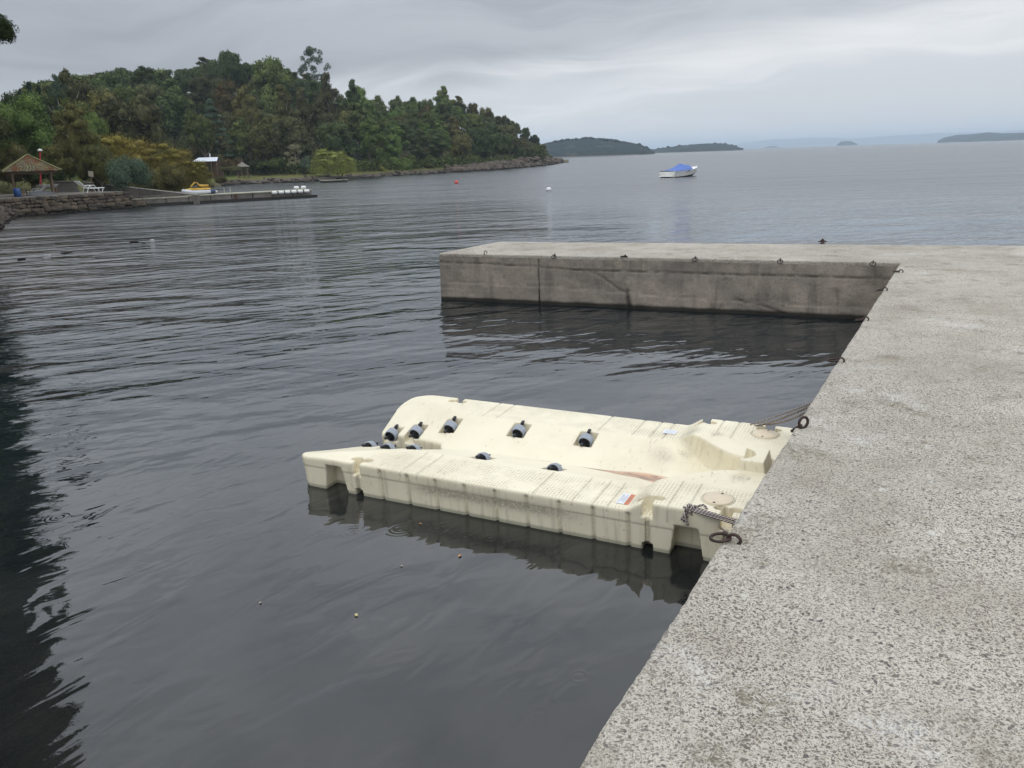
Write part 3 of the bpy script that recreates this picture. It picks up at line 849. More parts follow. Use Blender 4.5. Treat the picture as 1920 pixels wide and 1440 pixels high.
def deck_h(u, s):
    """height of the moulded deck; s = distance from the centre line"""
    sc = .74 - (.74 - .42) * sst(u, .05, .95)
    D_ = .185 - .06 * sst(u, .55, 1.2)
    f = np.clip(1 - s / sc, 0, 1)
    fs = np.sqrt(f * f + .05 ** 2) - .05
    h = .262 - D_ * np.clip(fs * 1.05, 0, 1) ** 0.95
    h = h - .045 * sst(.34 - u, 0, .34) * (.4 + .6 * np.clip(1 - s / .8, 0, 1))
    rise = sst(u, 2.64, 2.80)
    # stern platform around the bow pocket
    sp = .46 - .34 * sst(u, 2.66, 3.20)
    inner = sst(s, sp - .045, sp + .02)
    h = h + rise * inner * (.335 - h)
    fl = .135 + .0 * u
    h = np.where((u > 2.55) & (s < sp), h + sst(u, 2.5, 2.9) * (1 - inner) * (fl - h) * .8, h)
    return h
def float_sdf():
    us = np.arange(-.06, FL + .07, VX, dtype=np.float32); vs = np.arange(-.06, FW + .07, VX, dtype=np.float32); zs = np.arange(-.11, .48, VX, dtype=np.float32)
    u = us[:, None]; v = vs[None, :]; s = np.abs(v - FW / 2)
    e2 = FW / 2 - s                                  # inset from the outer side
    # plan outline: rounded box, notch between the prongs
    rc = np.where(u < FL / 2, .17 + 0 * v, .06) * np.where(v > FW / 2, 1.75, .75)
    front = .01 + .12 * np.clip(1 - s / .8, 0, 1) ** 1.2
    qx = np.maximum(front - u, u - FL); qy = -e2 + 0 * u
    ax = np.maximum(qx + rc, 0); ay = np.maximum(qy + rc, 0)
    plan = np.where((ax > 0) & (ay > 0), np.hypot(ax, ay) - rc, np.maximum(qx, qy))
    nw = .115 * np.clip(1 - u / .80, 0, 1) ** .35 + .02 * (u < .80)
    notch = nw - s                                   # > 0 inside the notch
    notch = np.where(u < .80, notch * .9, np.maximum(.02 - s, -9) - (u - .80))
    plan = smax(plan, notch, .06)
    plan = plan + 0 * u
    H_ = deck_h(u + 0 * v, s + 0 * u)
    # moulded transverse grooves on the flat deck
    sc = .74 - (.74 - .42) * sst(u, .05, .95)
    for gu in (.98, 1.12, 2.02, 2.30, 2.44, 2.54, 2.93, 3.05):
        H_ = H_ - .007 * np.exp(-((u - gu) / .009) ** 2) * sst(s, sc - .02, sc + .05)
    nr = (v < FW / 2)
    ring = np.abs(np.hypot(u - np.where(nr, 3.19, 3.27), s - .60) - .098)
    H_ = H_ - .009 * np.exp(-(ring / .007) ** 2)
    Dv = np.empty((len(us), len(vs), len(zs)), np.float32)
    rib_u = [.80 + .235 * k for k in range(9)]
    for k, z in enumerate(zs):
        side = plan + .06 * (.30 - z)                # draft: the hull narrows downwards
        side = side - .0035 * float(z > .175) + 0     # upper half stands proud of the parting line
        rib = np.zeros_like(side)
        for ru in rib_u: rib = np.maximum(rib, .017 * np.exp(-((u - ru) / .013) ** 4) + 0 * v)
        ribm = 1.0 if z < .228 else max(0, 1 - (z - .228) / .018)
        side = side + rib * ribm * (e2 < .2)
        d = smax(side, (z - H_) * .92, .022)
        # recessed ends of the side skirts
        for uc in (.375, 3.045):
            hw = .070 + .15 * (.215 - z)
            rec = np.maximum(np.maximum(np.abs(u - uc) - hw, e2 - .15), z - .205)
            d = np.maximum(d, -rec)
        for uk in KEYU:
            neck = np.maximum(np.abs(u - uk) - .034, e2 - .085)
            head = np.minimum(np.hypot((u - uk + .045) / 1.35, e2 - .088) - .034, np.hypot((u - uk - .045) / 1.35, e2 - .088) - .034)
            key = np.minimum(neck, head)
            key = np.maximum(key, (deck_h(np.float32(uk), np.float32(.75)) - .105) - z)
            d = np.maximum(d, -key)
            d = np.maximum(d, -np.maximum(np.abs(u - uk) - .013, e2 - .028))
            d = np.maximum(d, -np.maximum(np.maximum(np.abs(u - uk) - .034, e2 - .10), z - .045))
        # seats of the rollers
        for i, ru in enumerate(ROLL_U):
            rs = ROLL_S[i]
            bx = np.maximum(np.abs(u - ru) - .075, np.abs(s - rs) - .085)
            d = np.maximum(d, -np.maximum(bx, (H_ - .07) - z))
        # bow stop
        st = np.maximum(np.maximum(np.abs(u - 3.30) - .115, s - .165 + .0 * u), z - .450)
        st = st + .02
        stn = np.maximum(np.hypot(u - 3.185, s * 1.15) - .118, 0.29 - z)
        st = np.maximum(st + .18 * (z - .3), -stn)
        kk = .010
        h_ = np.clip(.5 + .5 * (st - d) / kk, 0, 1)
        d = st + (d - st) * h_ - kk * h_ * (1 - h_)
        Dv[:, :, k] = d
    V, Q = surface_nets(Dv, (us[0], vs[0], zs[0]), VX)
    return V, Q
def float_material():
    m, g, out = new_mat('cream_moulded_plastic')
    co = g.n('ShaderNodeTexCoord').outputs['Object']
    s = g.n('ShaderNodeSeparateXYZ', ins={0: co})
    u, v, z = s.outputs
    nz = g.n('ShaderNodeSeparateXYZ', ins={0: g.n('ShaderNodeTexCoord').outputs['Normal']}).outputs[2]
    up = g.sstep(nz, 0.6, 0.95)
    dirt_shade = g.n('ShaderNodeAttribute', attribute_name='dirt_shade').outputs['Fac']
    burn = g.n('ShaderNodeAttribute', attribute_name='burn').outputs['Fac']
    scr = g.n('ShaderNodeAttribute', attribute_name='scrape').outputs['Fac']
    a = g.noise(co, 2.5, 5, 0.6); f = g.noise(co, 60.0, 5, 0.7); sp = g.noise(co, 34.0, 2, 0.5)
    base = g.mix(g.sstep(a, 0.35, 0.7), (0.86, 0.79, 0.60), (0.81, 0.735, 0.55))
    # non-skid squares picked out by grime
    fu = g.m('ABSOLUTE', g.m('SUBTRACT', g.m('FRACT', g.m('DIVIDE', u, 0.024)), 0.5))
    fv = g.m('ABSOLUTE', g.m('SUBTRACT', g.m('FRACT', g.m('DIVIDE', v, 0.026)), 0.5))
    line = g.m('MAXIMUM', g.sstep(fu, 0.36, 0.48), g.sstep(fv, 0.36, 0.48))
    gm = g.m('MULTIPLY', g.sstep(g.noise(g.mapv(co, sc=(1, 1, 1)), 4.0, 4, 0.65), 0.36, 0.60), scr)
    line = g.m('MULTIPLY', line, g.m('MULTIPLY', gm, up))
    base = g.mix(g.m('MULTIPLY', line, g.sstep(f, 0.35, 0.6, 0.25, 0.95)), base, (0.33, 0.28, 0.20))
    speck = g.m('MULTIPLY', g.sstep(sp, 0.70, 0.76), g.sstep(g.noise(co, 5.0, 3, 0.6), 0.45, 0.65))
    base = g.mix(g.m('MULTIPLY', speck, 0.75), base, (0.14, 0.12, 0.10))
    scuff = g.noise(g.mapv(co, rot=(0, 0, 0.5), sc=(40, 9, 20)), 1.0, 4, 0.7)
    base = g.mix(g.m('MULTIPLY', g.sstep(scuff, 0.58, 0.72), g.m('MULTIPLY', g.sstep(a, 0.40, 0.62), 0.62)), base, (0.30, 0.26, 0.19))
    base = g.mix(g.m('MULTIPLY', dirt_shade, g.sstep(f, 0.25, 0.62, 0.25, 1.0)), base, (0.20, 0.17, 0.125))
    drip = g.noise(g.mapv(co, sc=(22, 22, 1.2)), 1.0, 4, 0.6)
    sidef = g.sstep(nz, 0.5, 0.2)
    base = g.mix(g.m('MULTIPLY', sidef, g.sstep(drip, 0.5, 0.72, 0.0, 0.45)), base, (0.42, 0.37, 0.26))
    veil = g.noise(g.mapv(co, loc=(4, 2, 0)), 1.3, 5, 0.7)
    base = g.mix(g.sstep(veil, 0.5, 0.72, 0.0, 0.20), base, (0.50, 0.42, 0.28))
    burnc = g.mix(g.sstep(g.noise(g.mapv(co, sc=(5, 14, 5)), 1.0, 4, 0.7), 0.42, 0.6), (0.62, 0.33, 0.20), (0.22, 0.10, 0.075))
    base = g.mix(burn, base, burnc)
    wl = g.sstep(g.m('ADD', z, g.m('MULTIPLY', v, 0.028)), 0.035, 0.012, 0.0, 0.6)
    base = g.mix(wl, base, (0.20, 0.21, 0.15))
    bh = g.m('ADD', g.m('MULTIPLY', line, -0.5), g.m('MULTIPLY', f, 0.15))
    bp = g.n('ShaderNodeBump', ins={'Strength': 0.5, 'Distance': 0.002, 'Height': bh})
    b = g.n('ShaderNodeBsdfPrincipled', ins={'Base Color': base, 'Roughness': 0.5, 'Specular IOR Level': 0.35, 'Normal': bp.outputs[0],
            'Subsurface Weight': 0.0})
    g.nt.links.new(b.outputs[0], out.inputs[0])
    return m
M_float = float_material()
M_tyre = mat('grey_blue_tread', (0.36, 0.39, 0.44), 0.7, 0.1, 20)
M_hub = mat('black_hub_plastic', (0.014, 0.015, 0.018), 0.5, 0.05, 20)
M_cap = mat('hatch_cream', (0.78, 0.66, 0.48), 0.5, 0.1, 8)
def build_float():
    root = empty('drive_on_float', FO, math.atan2(FU.y, FU.x), 'cream plastic drive-on float dock with grey rollers, moored against the pier', 'floating dock')
    root.rotation_euler = (FTILT, 0, math.atan2(FU.y, FU.x))
    V, Q = float_sdf()
    me = mesh_np('hull', V, Q, M_float, True)
    u, v, z = V[:, 0], V[:, 1], V[:, 2]; s = np.abs(v - FW / 2)
    rn = np.random.RandomState(4)
    def attr(n, a):
        t = me.attributes.new(n, 'FLOAT', 'POINT'); t.data.foreach_set('value', np.clip(a, 0, 1).astype(np.float32))
    # grime on the parting band and stern fittings; shade painted along grooves and ribs
    side = (v < .05)
    d = .75 * side * np.exp(-((z - .15) / .045) ** 2) * sst(u, .95, 1.25) * sst(2.55 - u, 0, .5)
    d = np.maximum(d, .35 * side * np.exp(-((z - .176) / .006) ** 2))
    sc = .74 - (.74 - .42) * sst(u, .05, .95)
    for gu in (.98, 1.12, 2.02, 2.30, 2.44, 2.54, 2.93, 3.05):  # groove shade drawn as dark lines in the colour, relief being too fine
        d = np.maximum(d, .55 * np.exp(-((u - gu) / .007) ** 2) * (s > sc) * (z > .22))
    for su, sv, r in ((2.70, .13, .10), (2.74, 1.30, .10), (3.25, .56, .08), (2.95, 1.28, .06), (2.60, 1.05, .12), (2.74, 1.16, .07)):
        dd = np.hypot(u - su, v - sv) / r
        d = np.maximum(d, .7 * np.clip(1 - dd, 0, 1) * (rn.rand(len(u)) * .8 + .2))
    for k_ in range(9):  # rib lines: dirt plus shading painted into the colour
        d = np.maximum(d, .42 * side * np.exp(-((u - .80 - .235 * k_) / .011) ** 2) * (z < .235))
    for uk in KEYU:
        d = np.maximum(d, .6 * (np.abs(u - uk) < .016) * (v < .05) * (z < .2))
    d = np.maximum(d, .8 * np.exp(-((np.hypot(u - np.where(v < FW / 2, 3.19, 3.27), s - .60) - .098) / .006) ** 2) * (z > .25))
    attr('dirt_shade', d)
    # scorched streak along the keel line
    c0 = .79 - .06 * (u - 2.1)
    wd = .010 + .085 * sst(u, 2.05, 2.6) * sst(2.86 - u, 0, .12)
    b = sst(wd - np.abs(v - c0 + .03), -.012, .012) * sst(u, 2.02, 2.15) * sst(2.84 - u, 0, .05) * .8
    b = np.maximum(b, .45 * np.exp(-((u - 1.75) / .06) ** 2 - ((v - .78) / .015) ** 2))
    attr('burn', b)
    attr('scrape', sst(s, sc - .02, sc + .08) * (z > .2) * sst(u, .5, .9))
    link('hull', me, root)
    # rollers
    first = {}
    def slope(ru, rs):
        e = .02; return math.atan2(float(deck_h(np.float64(ru), np.float64(rs + e)) - deck_h(np.float64(ru), np.float64(rs - e))), 2 * e)
    for i, ru in enumerate(ROLL_U):
        rs = ROLL_S[i]
        for sg in (-1, 1):
            h = float(deck_h(np.float64(ru), np.float64(rs)))
            th = slope(ru, rs) * sg
            rt = link('roller', None, root) if False else None
            loc = (ru, FW / 2 + sg * rs, h - .016)
            if not first:
                t = MB(); prof = []
                r0, w_ = .055, .031
                n = 36
                # ribbed tread: axis along local y
                ring = [(-w_, .046), (-w_, .052), (-w_ * .75, r0), (w_ * .75, r0), (w_, .052), (w_, .046)]
                VV = []; FF = []
                for k in range(n * 2):
                    a = math.pi * k / n; rr = 1.0 if k % 2 else .955
                    for (y, r) in ring: VV.append((r * rr * math.cos(a), y, r * rr * math.sin(a)))
                q = len(ring)
                for k in range(n * 2):
                    l = (k + 1) % (n * 2)
                    for j in range(q - 1): FF.append((k * q + j, k * q + j + 1, l * q + j + 1, l * q + j))
                t.add(VV, FF)
                first['tyre'] = t.mesh('tyre', M_tyre)
                hb = MB(); rx = Matrix.Rotation(math.pi / 2, 3, 'X')
                hb.lathe([(0, -.03), (.015, -.034), (.018, -.024), (.046, -.022), (.051, -.030), (.051, .030), (.046, .022), (.018, .024), (.015, .034), (0, .03)], (0, 0, 0), 20, False, rx)
                for k in range(5):
                    a = 2 * math.pi * k / 5
                    for sd_ in (-1, 1): hb.box((.032 * math.cos(a), sd_ * .026, .032 * math.sin(a)), (.034, .008, .008), ry=-a)
                first['hub'] = hb.mesh('hub', M_hub)
                ax = MB(); ax.tube([(0, -.098, .026), (0, -.05, 0), (0, .05, 0), (0, .098, .026)], [.009, .011, .011, .009], 8)
                ax.box((0, -.086, .028), (.022, .034, .012), bev=.003); ax.box((0, .088, .032), (.024, .036, .014), bev=.003)
                ax.box((0, .07, .032), (.018, .02, .02), bev=.003)
                first['axle'] = ax.mesh('axle', M_hub)
            rr_ = link('tyre', first['tyre'], root, loc, (th * .95, rn.rand() * 3, 0))
            rr_.rotation_mode = 'YXZ'; rr_.name = 'roller'
            rr_.rotation_euler = (th * .95, 0, 0)
            h_ = link('hub', first['hub'], rr_); h_.rotation_euler = (0, rn.rand() * 6, 0)
            a_ = link('axle', first['axle'], rr_)
            a_.rotation_euler = (0, 0, math.pi if sg < 0 else 0)
    # screw-down hatch covers
    for hu, vv in ((3.19, .20), (3.27, FW - .20)):
        hz = .3365
        hc = MB().lathe([(0, .004), (.086, .004), (.0895, .002), (.0895, -.006)], (hu, vv, hz - .0005), 40).build('hatch_cover', M_cap, root)
        MB().lathe([(0, 0), (.009, 0)], (hu + .01, vv + .070, hz + .0045), 10, False).build('finger_hole', M_dark, hc)
        MB().lathe([(0, 0), (.009, 0)], (hu - .01, vv - .070, hz + .0045), 10, False).build('finger_hole', M_dark, hc)
    # labels on the deck
    Mw = mat('label_white', (0.78, 0.80, 0.84), 0.35, 0.08, 60, dark=(.5, .52, .58)); Mo = mat('label_orange', (0.74, 0.20, 0.05), 0.4, 0.2, 60); Mg = mat('label_print', (0.22, 0.22, 0.25), 0.5, 0.0)
    zz = .2655
    lab = MB().box((2.605, .135, zz), (.052, .15, .0012)).build('warning_label', Mw, root); lab['label'] = 'white label with an orange band'
    MB().box((2.648, .135, zz), (.030, .15, .0014)).build('orange_band', Mo, lab)
    pr = MB()
    for k in range(5): pr.box((2.588 + k * .0085, .135 + (k % 2) * .006, zz + .0009), (.0022, .125 - .02 * (k % 3), .0006))
    for yy in (.085, .105, .12, .135, .15, .17, .19): pr.box((2.648, yy, zz + .001), (.014, .007, .0008))
    pr.build('print', Mg, lab)
    l2 = MB().box((2.56, FW - .215, zz), (.10, .085, .0012)).build('info_label', Mw, root); l2['label'] = 'small silvery label'
    pr = MB()
    for k in range(5): pr.box((2.56, FW - .245 + k * .014, zz + .0009), (.075, .003, .0006))
    pr.build('print', mat('label_print_pale', (0.50, 0.52, 0.57), 0.5, 0.0), l2)
    return root
fl_root = build_float()
bpy.context.view_layer.update()
FM = fl_root.matrix_world.copy()
def fpt(u, v, z): return FM @ Vector((u, v, z))

# ------------------------------------------------------------------ ropes
M_ropew = mat('rope_white_strand', (0.60, 0.54, 0.50), 0.9, 0.2, 60)
M_roped = mat('rope_dark_strand', (0.085, 0.055, 0.055), 0.9, 0.2, 60)
def twist(path, rad, turns_per_m, parent_name, root, phase=0.0):
    P = [Vector(p) for p in path]
    # resample
    L = [0]
    for a, b in zip(P[:-1], P[1:]): L.append(L[-1] + (b - a).length)
    n = max(12, int(L[-1] / .009)); pts = []
    for i in range(n + 1):
        d = L[-1] * i / n; k = max(j for j in range(len(L)) if L[j] <= d + 1e-9); k = min(k, len(P) - 2)
        pts.append(P[k].lerp(P[k + 1], (d - L[k]) / max(L[k + 1] - L[k], 1e-6)))
    sm = [pts[0]] + [(pts[i - 1] + pts[i] + pts[i + 1]) / 3 for i in range(1, n)] + [pts[-1]]
    A = {0: MB(), 1: MB()}
    for st in range(4):
        q = []
        for i, p in enumerate(sm):
            d = (sm[min(i + 1, n)] - sm[max(i - 1, 0)]).normalized()
            a = d.cross(Vector((0, 0, 1))).normalized(); b = a.cross(d)
            t = phase + st * math.pi / 2 + L[-1] * i / n * turns_per_m * 2 * math.pi
            q.append(p + (a * math.cos(t) + b * math.sin(t)) * rad * .55)
        A[st % 2].tube(q, rad * .55, 5)
    A[0].build('light_strand', M_ropew, root); A[1].build('dark_strand', M_roped, root)
def sag(a, b, s, n=14): return [a.lerp(b, i / n) - Vector((0, 0, s * 4 * (i / n) * (1 - i / n))) for i in range(n + 1)]
r1 = empty('mooring_rope', fpt(3.1, 1.5, .35), 0, 'speckled rope from far back corner of the float up to the pier', 'rope', 'mooring ropes')
r1.location = (0, 0, 0)
a0 = fpt(3.20, FW - .02, .33); b0 = on(1517, 757, DECK - .03) + PR * .03
twist(sag(a0, b0, .012), .0085, 22, '', r1)
twist(sag(a0 + Vector((.05, .02, .0)), b0 + Vector((.01, -.01, -.012)), .03), .008, 22, '', r1, 1.0)
twist(sag(a0 + Vector((-.04, .01, .01)), b0 + Vector((-.01, .0, .012)), .004), .006, 22, '', r1, 2.0)
rnd = random.Random(3)
loop = [a0 + Vector((math.cos(t) * .05 - .02, math.sin(t) * .03, .015 * math.sin(t * 3))) for t in np.linspace(0, 9, 26)]
twist(loop, .007, 22, '', r1)
r2 = empty('mooring_rope', (0, 0, 0), 0, 'speckled rope knotted on the near back corner of the float beside its hatch', 'rope', 'mooring ropes')
k0 = fpt(3.06, .015, .335)
b1 = on(1388, 966, DECK - .3); b1 = fpt(3.52, -.10, .345)
for j, off in enumerate(((0, 0, 0), (.0, .022, .004), (.0, -.018, -.004))):
    twist(sag(k0 + Vector(off), b1 + Vector(off) * .5 + Vector((0, 0, -.01 * j)), .004), .0075, 24, '', r2, j)
kn = []
for i in range(46):
    t = i * .62
    kn.append(k0 + Vector((math.cos(t) * .028 + .012 * math.sin(t * .37), math.sin(t * 1.13) * .028, -.02 + .034 * math.sin(t * .71))))
twist(kn, .0075, 24, '', r2)
for j in range(5):
    a = k0 + Vector((-.02, -.01, -.01)); dirv = Vector((-.035 - .01 * rnd.random(), -.03 * rnd.random() - .01, -.05 - .02 * j / 2))
    twist([a, a + dirv * .5 + Vector((0, -.012, .01)), a + dirv + Vector((.012 * j, 0, 0))], .0068, 24, '', r2)
twist([k0 + Vector((0, -.01, 0)), fpt(3.14, .04, .36), fpt(3.22, .03, .25), fpt(3.30, .0, .20)], .0075, 24, '', r2)

# ------------------------------------------------------------------ things on the open water
def speedboat():
    p = on(1262, 333, 0)
    root = empty('speedboat', p, R(43.5), 'white speedboat with a peaked blue canvas cover moored out on the bay', 'boat')
    L_, B_ = 4.9, 1.95
    def half(t): return B_ / 2 * (0.93 + .07 * math.sin(min(t * 3, 1) * math.pi / 2)) * (1 - max(0, (t - .45) / .55) ** 2.3)
    def sheer(t): return .52 + .06 * t + .26 * t ** 1.8
    def chine(t): return .05 + .42 * max(0, (t - .25) / .75) ** 1.7
    def keel(t): return -.22 + .62 * max(0, (t - .55) / .45) ** 2.2
    def sec(t, q):   # q 0..1 from keel to gunwale
        h = half(t); hc = h * (.86 - .28 * t * t)
        if q < .4:
            k = q / .4; return (hc * k, keel(t) + (chine(t) - keel(t)) * k ** 1.2)
        k = (q - .4) / .6; z0, z1 = chine(t), sheer(t)
        return (hc + (h - hc) * k ** .8 + (.025 if .80 < k < .93 else 0), z0 + (z1 - z0) * k)
    hull = MB()
    for sg in (-1, 1):
        hull.grid(lambda a, b: (a * L_, sg * sec(a, b)[0], sec(a, b)[1]), 30, 20)
    st = [(0, sg * sec(0, q / 20)[0], sec(0, q / 20)[1]) for sg, rg in ((1, range(0, 21)), (-1, range(20, -1, -1))) for q in rg]
    hull.add(st, [tuple(range(len(st)))])
    Mh, g, out = new_mat('white_gelcoat')
    co = g.n('ShaderNodeTexCoord').outputs['Object']
    s_ = g.n('ShaderNodeSeparateXYZ', ins={0: co}); z = s_.outputs[2]; x = s_.outputs[0]
    zr = g.m('SUBTRACT', z, g.m('MULTIPLY', g.m('POWER', g.m('MAXIMUM', g.m('DIVIDE', x, L_), 0.0), 1.8), .40))
    def stripe(c, w_): return g.sstep(g.m('ABSOLUTE', g.m('SUBTRACT', zr, c)), w_, w_ * .4)
    st_ = g.m('MAXIMUM', stripe(.30, .026), g.m('MULTIPLY', stripe(.18, .02), .9))
    col = g.mix(g.sstep(g.noise(co, 3, 3), .4, .7), (0.86, 0.86, 0.82), (0.80, 0.80, 0.75))
    col = g.mix(g.m('MULTIPLY', st_, .8), col, (0.25, 0.22, 0.17))
    col = g.mix(g.sstep(zr, 0.07, 0.01), col, (0.06, 0.065, 0.045))
    b_ = g.n('ShaderNodeBsdfPrincipled', ins={'Base Color': col, 'Roughness': 0.25}); g.nt.links.new(b_.outputs[0], out.inputs[0])
    hull.build('hull', Mh, root)
    dk = MB()
    dk.grid(lambda a, b: (a * L_ * .999, (b * 2 - 1) * half(a) * .995, sheer(a) + .05 * (1 - (b * 2 - 1) ** 2) + .012), 30, 12)
    dk.build('deck', M_white, root)
    rb = MB()
    for sg in (-1, 1): rb.tube([(a / 24 * L_, sg * (half(a / 24) + .012), sheer(a / 24) - .01) for a in range(25)], .018, 6)
    rb.build('rub_rail', mat('rub_rail_grey', (.42, .43, .45), .5), root)
    # canvas cover: peaks over the engine hatch and windscreen
    def ridge(t): return float(np.interp(t, [0, .08, .20, .33, .44, .52, .60, .64, .71], [.05, .10, .21, .38, .58, .42, .34, .38, .0]))
    cv = MB()
    def cf(a, b):
        t = .03 + a * .67; y = b * 2 - 1
        w_ = half(t) * (1.0 if t < .5 else 1.0 - .5 * ((t - .5) / .2) ** 2)
        k = (1 - abs(y) ** 1.5)
        z = sheer(t) - .09 * (1 if t < .4 else max(0, 1 - (t - .4) / .2)) * (abs(y) > .93) + .02 + ridge(t) * max(k, 0) ** .9 + .012 * math.sin(a * 40 + y * 5) * (1 - y * y)
        return (t * L_, y * (w_ + .015), z)
    cv.grid(cf, 44, 24)
    Mc = mat('blue_canvas', (0.115, 0.20, 0.50), 0.85, 0.25, 3, 0.01, 9, dark=(.07, .13, .38))
    cvo = cv.build('canvas_cover', Mc, root)
    sk = MB()
    sk.add([(.12, -.9, .56), (.12, .9, .56), (.02, .92, .40), (.02, -.92, .40)], [(0, 1, 2, 3)])
    for sg in (-1, 1): sk.add([(.12, sg * .9, .57), (2.3, sg * (half(.47) + .02), .60), (2.2, sg * (half(.45) + .028), .50), (.02, sg * (half(0) + .025), .43)], [(0, 1, 2, 3)])
    sk.build('cover_skirt', mat('navy_canvas', (0.02, 0.045, 0.20), .85), cvo)
    sp = MB(); sp.box((-.20, 0, .10), (.42, 1.35, .05), bev=.02); sp.build('swim_platform', M_white, root)
    od = MB(); od.box((-.18, 0, -.08), (.30, .22, .36), bev=.05); od.build('outdrive', M_dark, root)
    rl = MB()
    rl.tube([(L_ * .74, -half(.74) * .9, sheer(.74) + .03), (L_ * .78, -half(.78) * .9, sheer(.78) + .17), (L_ * .9, -half(.9) * .8, sheer(.9) + .19), (L_ * .975, 0, sheer(.975) + .19), (L_ * .9, half(.9) * .8, sheer(.9) + .19), (L_ * .78, half(.78) * .9, sheer(.78) + .17), (L_ * .74, half(.74) * .9, sheer(.74) + .03)], .012, 6)
    rl.build('bow_rail', mat('stainless', (.55, .56, .58), .3, 0, metal=1.0), root)
    # aim the hull so that its middle stands where the photograph shows it
    root.location = p + Vector((-0.42, 0.7, 0.0))
speedboat()
def buoy(px, py, r, m, lb):
    p = on(px, py, 0)
    root = empty('mooring_buoy', p, 0, lb, 'buoy', 'mooring buoys on the bay')
    MB().lathe([(r * math.sin(math.pi * k / 14), r * .45 - r * math.cos(math.pi * k / 14)) for k in range(15)], (0, 0, 0), 18).build('ball', m, root)
    MB().tube([(-r * .22, 0, r * 1.42), (-r * .18, 0, r * 1.62), (r * .18, 0, r * 1.62), (r * .22, 0, r * 1.42)], r * .07, 6).build('eyelet', M_dark, root)
    MB().lathe([(r * .93, r * .16), (r * .99, r * .22), (r * .99, r * .34), (r * .93, r * .4)], (0, 0, 0), 18).build('band', mat('buoy_band', (.25, .25, .27), .5), root)
buoy(856, 344, .20, mat('red_orange_buoy', (0.70, 0.07, 0.05), .45, .1), 'small red-orange buoy floating off the wooded headland')
buoy(1029, 358, .18, mat('white_buoy', (0.80, 0.80, 0.80), .4, .08), 'small white buoy floating on the open bay left of the speedboat')
p = on(627, 342, 0)
t = empty('swim_raft', p, R(4), 'low dark moored raft with a pale top floating off the lawn', 'raft')
b = MB()
for k in range(7): b.box((-1.35 + k * .45, 0, .27), (.43, 1.5, .05))
b.build('deck_planks', M_concpale, t)
MB().box((0, 0, .12), (3.1, 1.5, .24)).build('float_body', M_wet, t)
MB().lathe([(0, .28), (.16, .28), (.16, .42), (0, .44)], (1.1, -.2, 0), 10).build('drum', M_dark, t)

# ------------------------------------------------------------------ stone terrace, left
WTOP = 1.04
def rock_mesh(seed, name='stone', sub=2, m=None, boxy=.55):
    rnd = random.Random(seed)
    V = []; F = []
    n = 4
    idx = {}
    def key(p):
        k = tuple(round(c, 4) for c in p)
        if k not in idx: idx[k] = len(V); V.append(p)
        return idx[k]
    for ax in range(3):
        for sg in (-1, 1):
            for i in range(sub):
                for j in range(sub):
                    q = []
                    for di, dj in ((0, 0), (1, 0), (1, 1), (0, 1)):
                        a, b_ = -1 + 2 * (i + di) / sub, -1 + 2 * (j + dj) / sub
                        p = [0, 0, 0]; p[ax] = sg; p[(ax + 1) % 3] = a * sg; p[(ax + 2) % 3] = b_
                        q.append(key(tuple(p)))
                    F.append(tuple(q))
    out = []
    for p in V:
        v = Vector(p); v = v * (boxy + (1 - boxy) / v.length * 1.25)
        v *= 1 + .26 * (mn.noise(v * .9 + Vector((seed * 3.7, 0, 0)))) + rnd.uniform(-.07, .07)
        out.append(v * .5)
    me = bpy.data.meshes.new(name); me.from_pydata(out, [], F); me.update()
    if m: me.materials.append(m)
    return me
def stone_material(name, a, b_, c_):
    m, g, out = new_mat(name)
    co = g.n('ShaderNodeTexCoord').outputs['Object']
    oi = g.n('ShaderNodeObjectInfo').outputs['Random']
    geo = g.n('ShaderNodeNewGeometry').outputs['Position']
    nz = g.noise(geo, 3.0, 5, .65)
    col = g.mix(oi, a, b_)
    col = g.mix(g.sstep(nz, .45, .7, 0, .8), col, c_)
    z = g.n('ShaderNodeSeparateXYZ', ins={0: geo}).outputs[2]
    col = g.mix(g.sstep(z, .22, .06, 0, .9), col, (.02, .017, .014))
    bs = g.n('ShaderNodeBsdfPrincipled', ins={'Base Color': col, 'Roughness': .92, 'Specular IOR Level': .2, 'Normal': g.n('ShaderNodeBump', ins={'Strength': .8, 'Distance': .03, 'Height': g.noise(co, 5, 5, .65)}).outputs[0]})
    g.nt.links.new(bs.outputs[0], out.inputs[0])
    return m
M_stone = stone_material('brown_wall_stone', (.175, .135, .095), (.075, .064, .055), (.045, .042, .030))
M_rock = stone_material('shore_rock', (.135, .11, .088), (.065, .053, .045), (.04, .036, .03))
STONES = [rock_mesh(i, 'stone', 2, M_stone) for i in range(8)]
ROCKS = [rock_mesh(40 + i, 'rock', 3, M_rock, .2) for i in range(8)]
WA, WB = on(-60, 414, 0), on(238, 390, 0)         # foot of the wall, left to right
WA.z = WB.z = 0
wd = (WB - WA).normalized(); wn = Vector((wd.y, -wd.x, 0)); wlen = (WB - WA).length
if wn.y > 0: wn = -wn
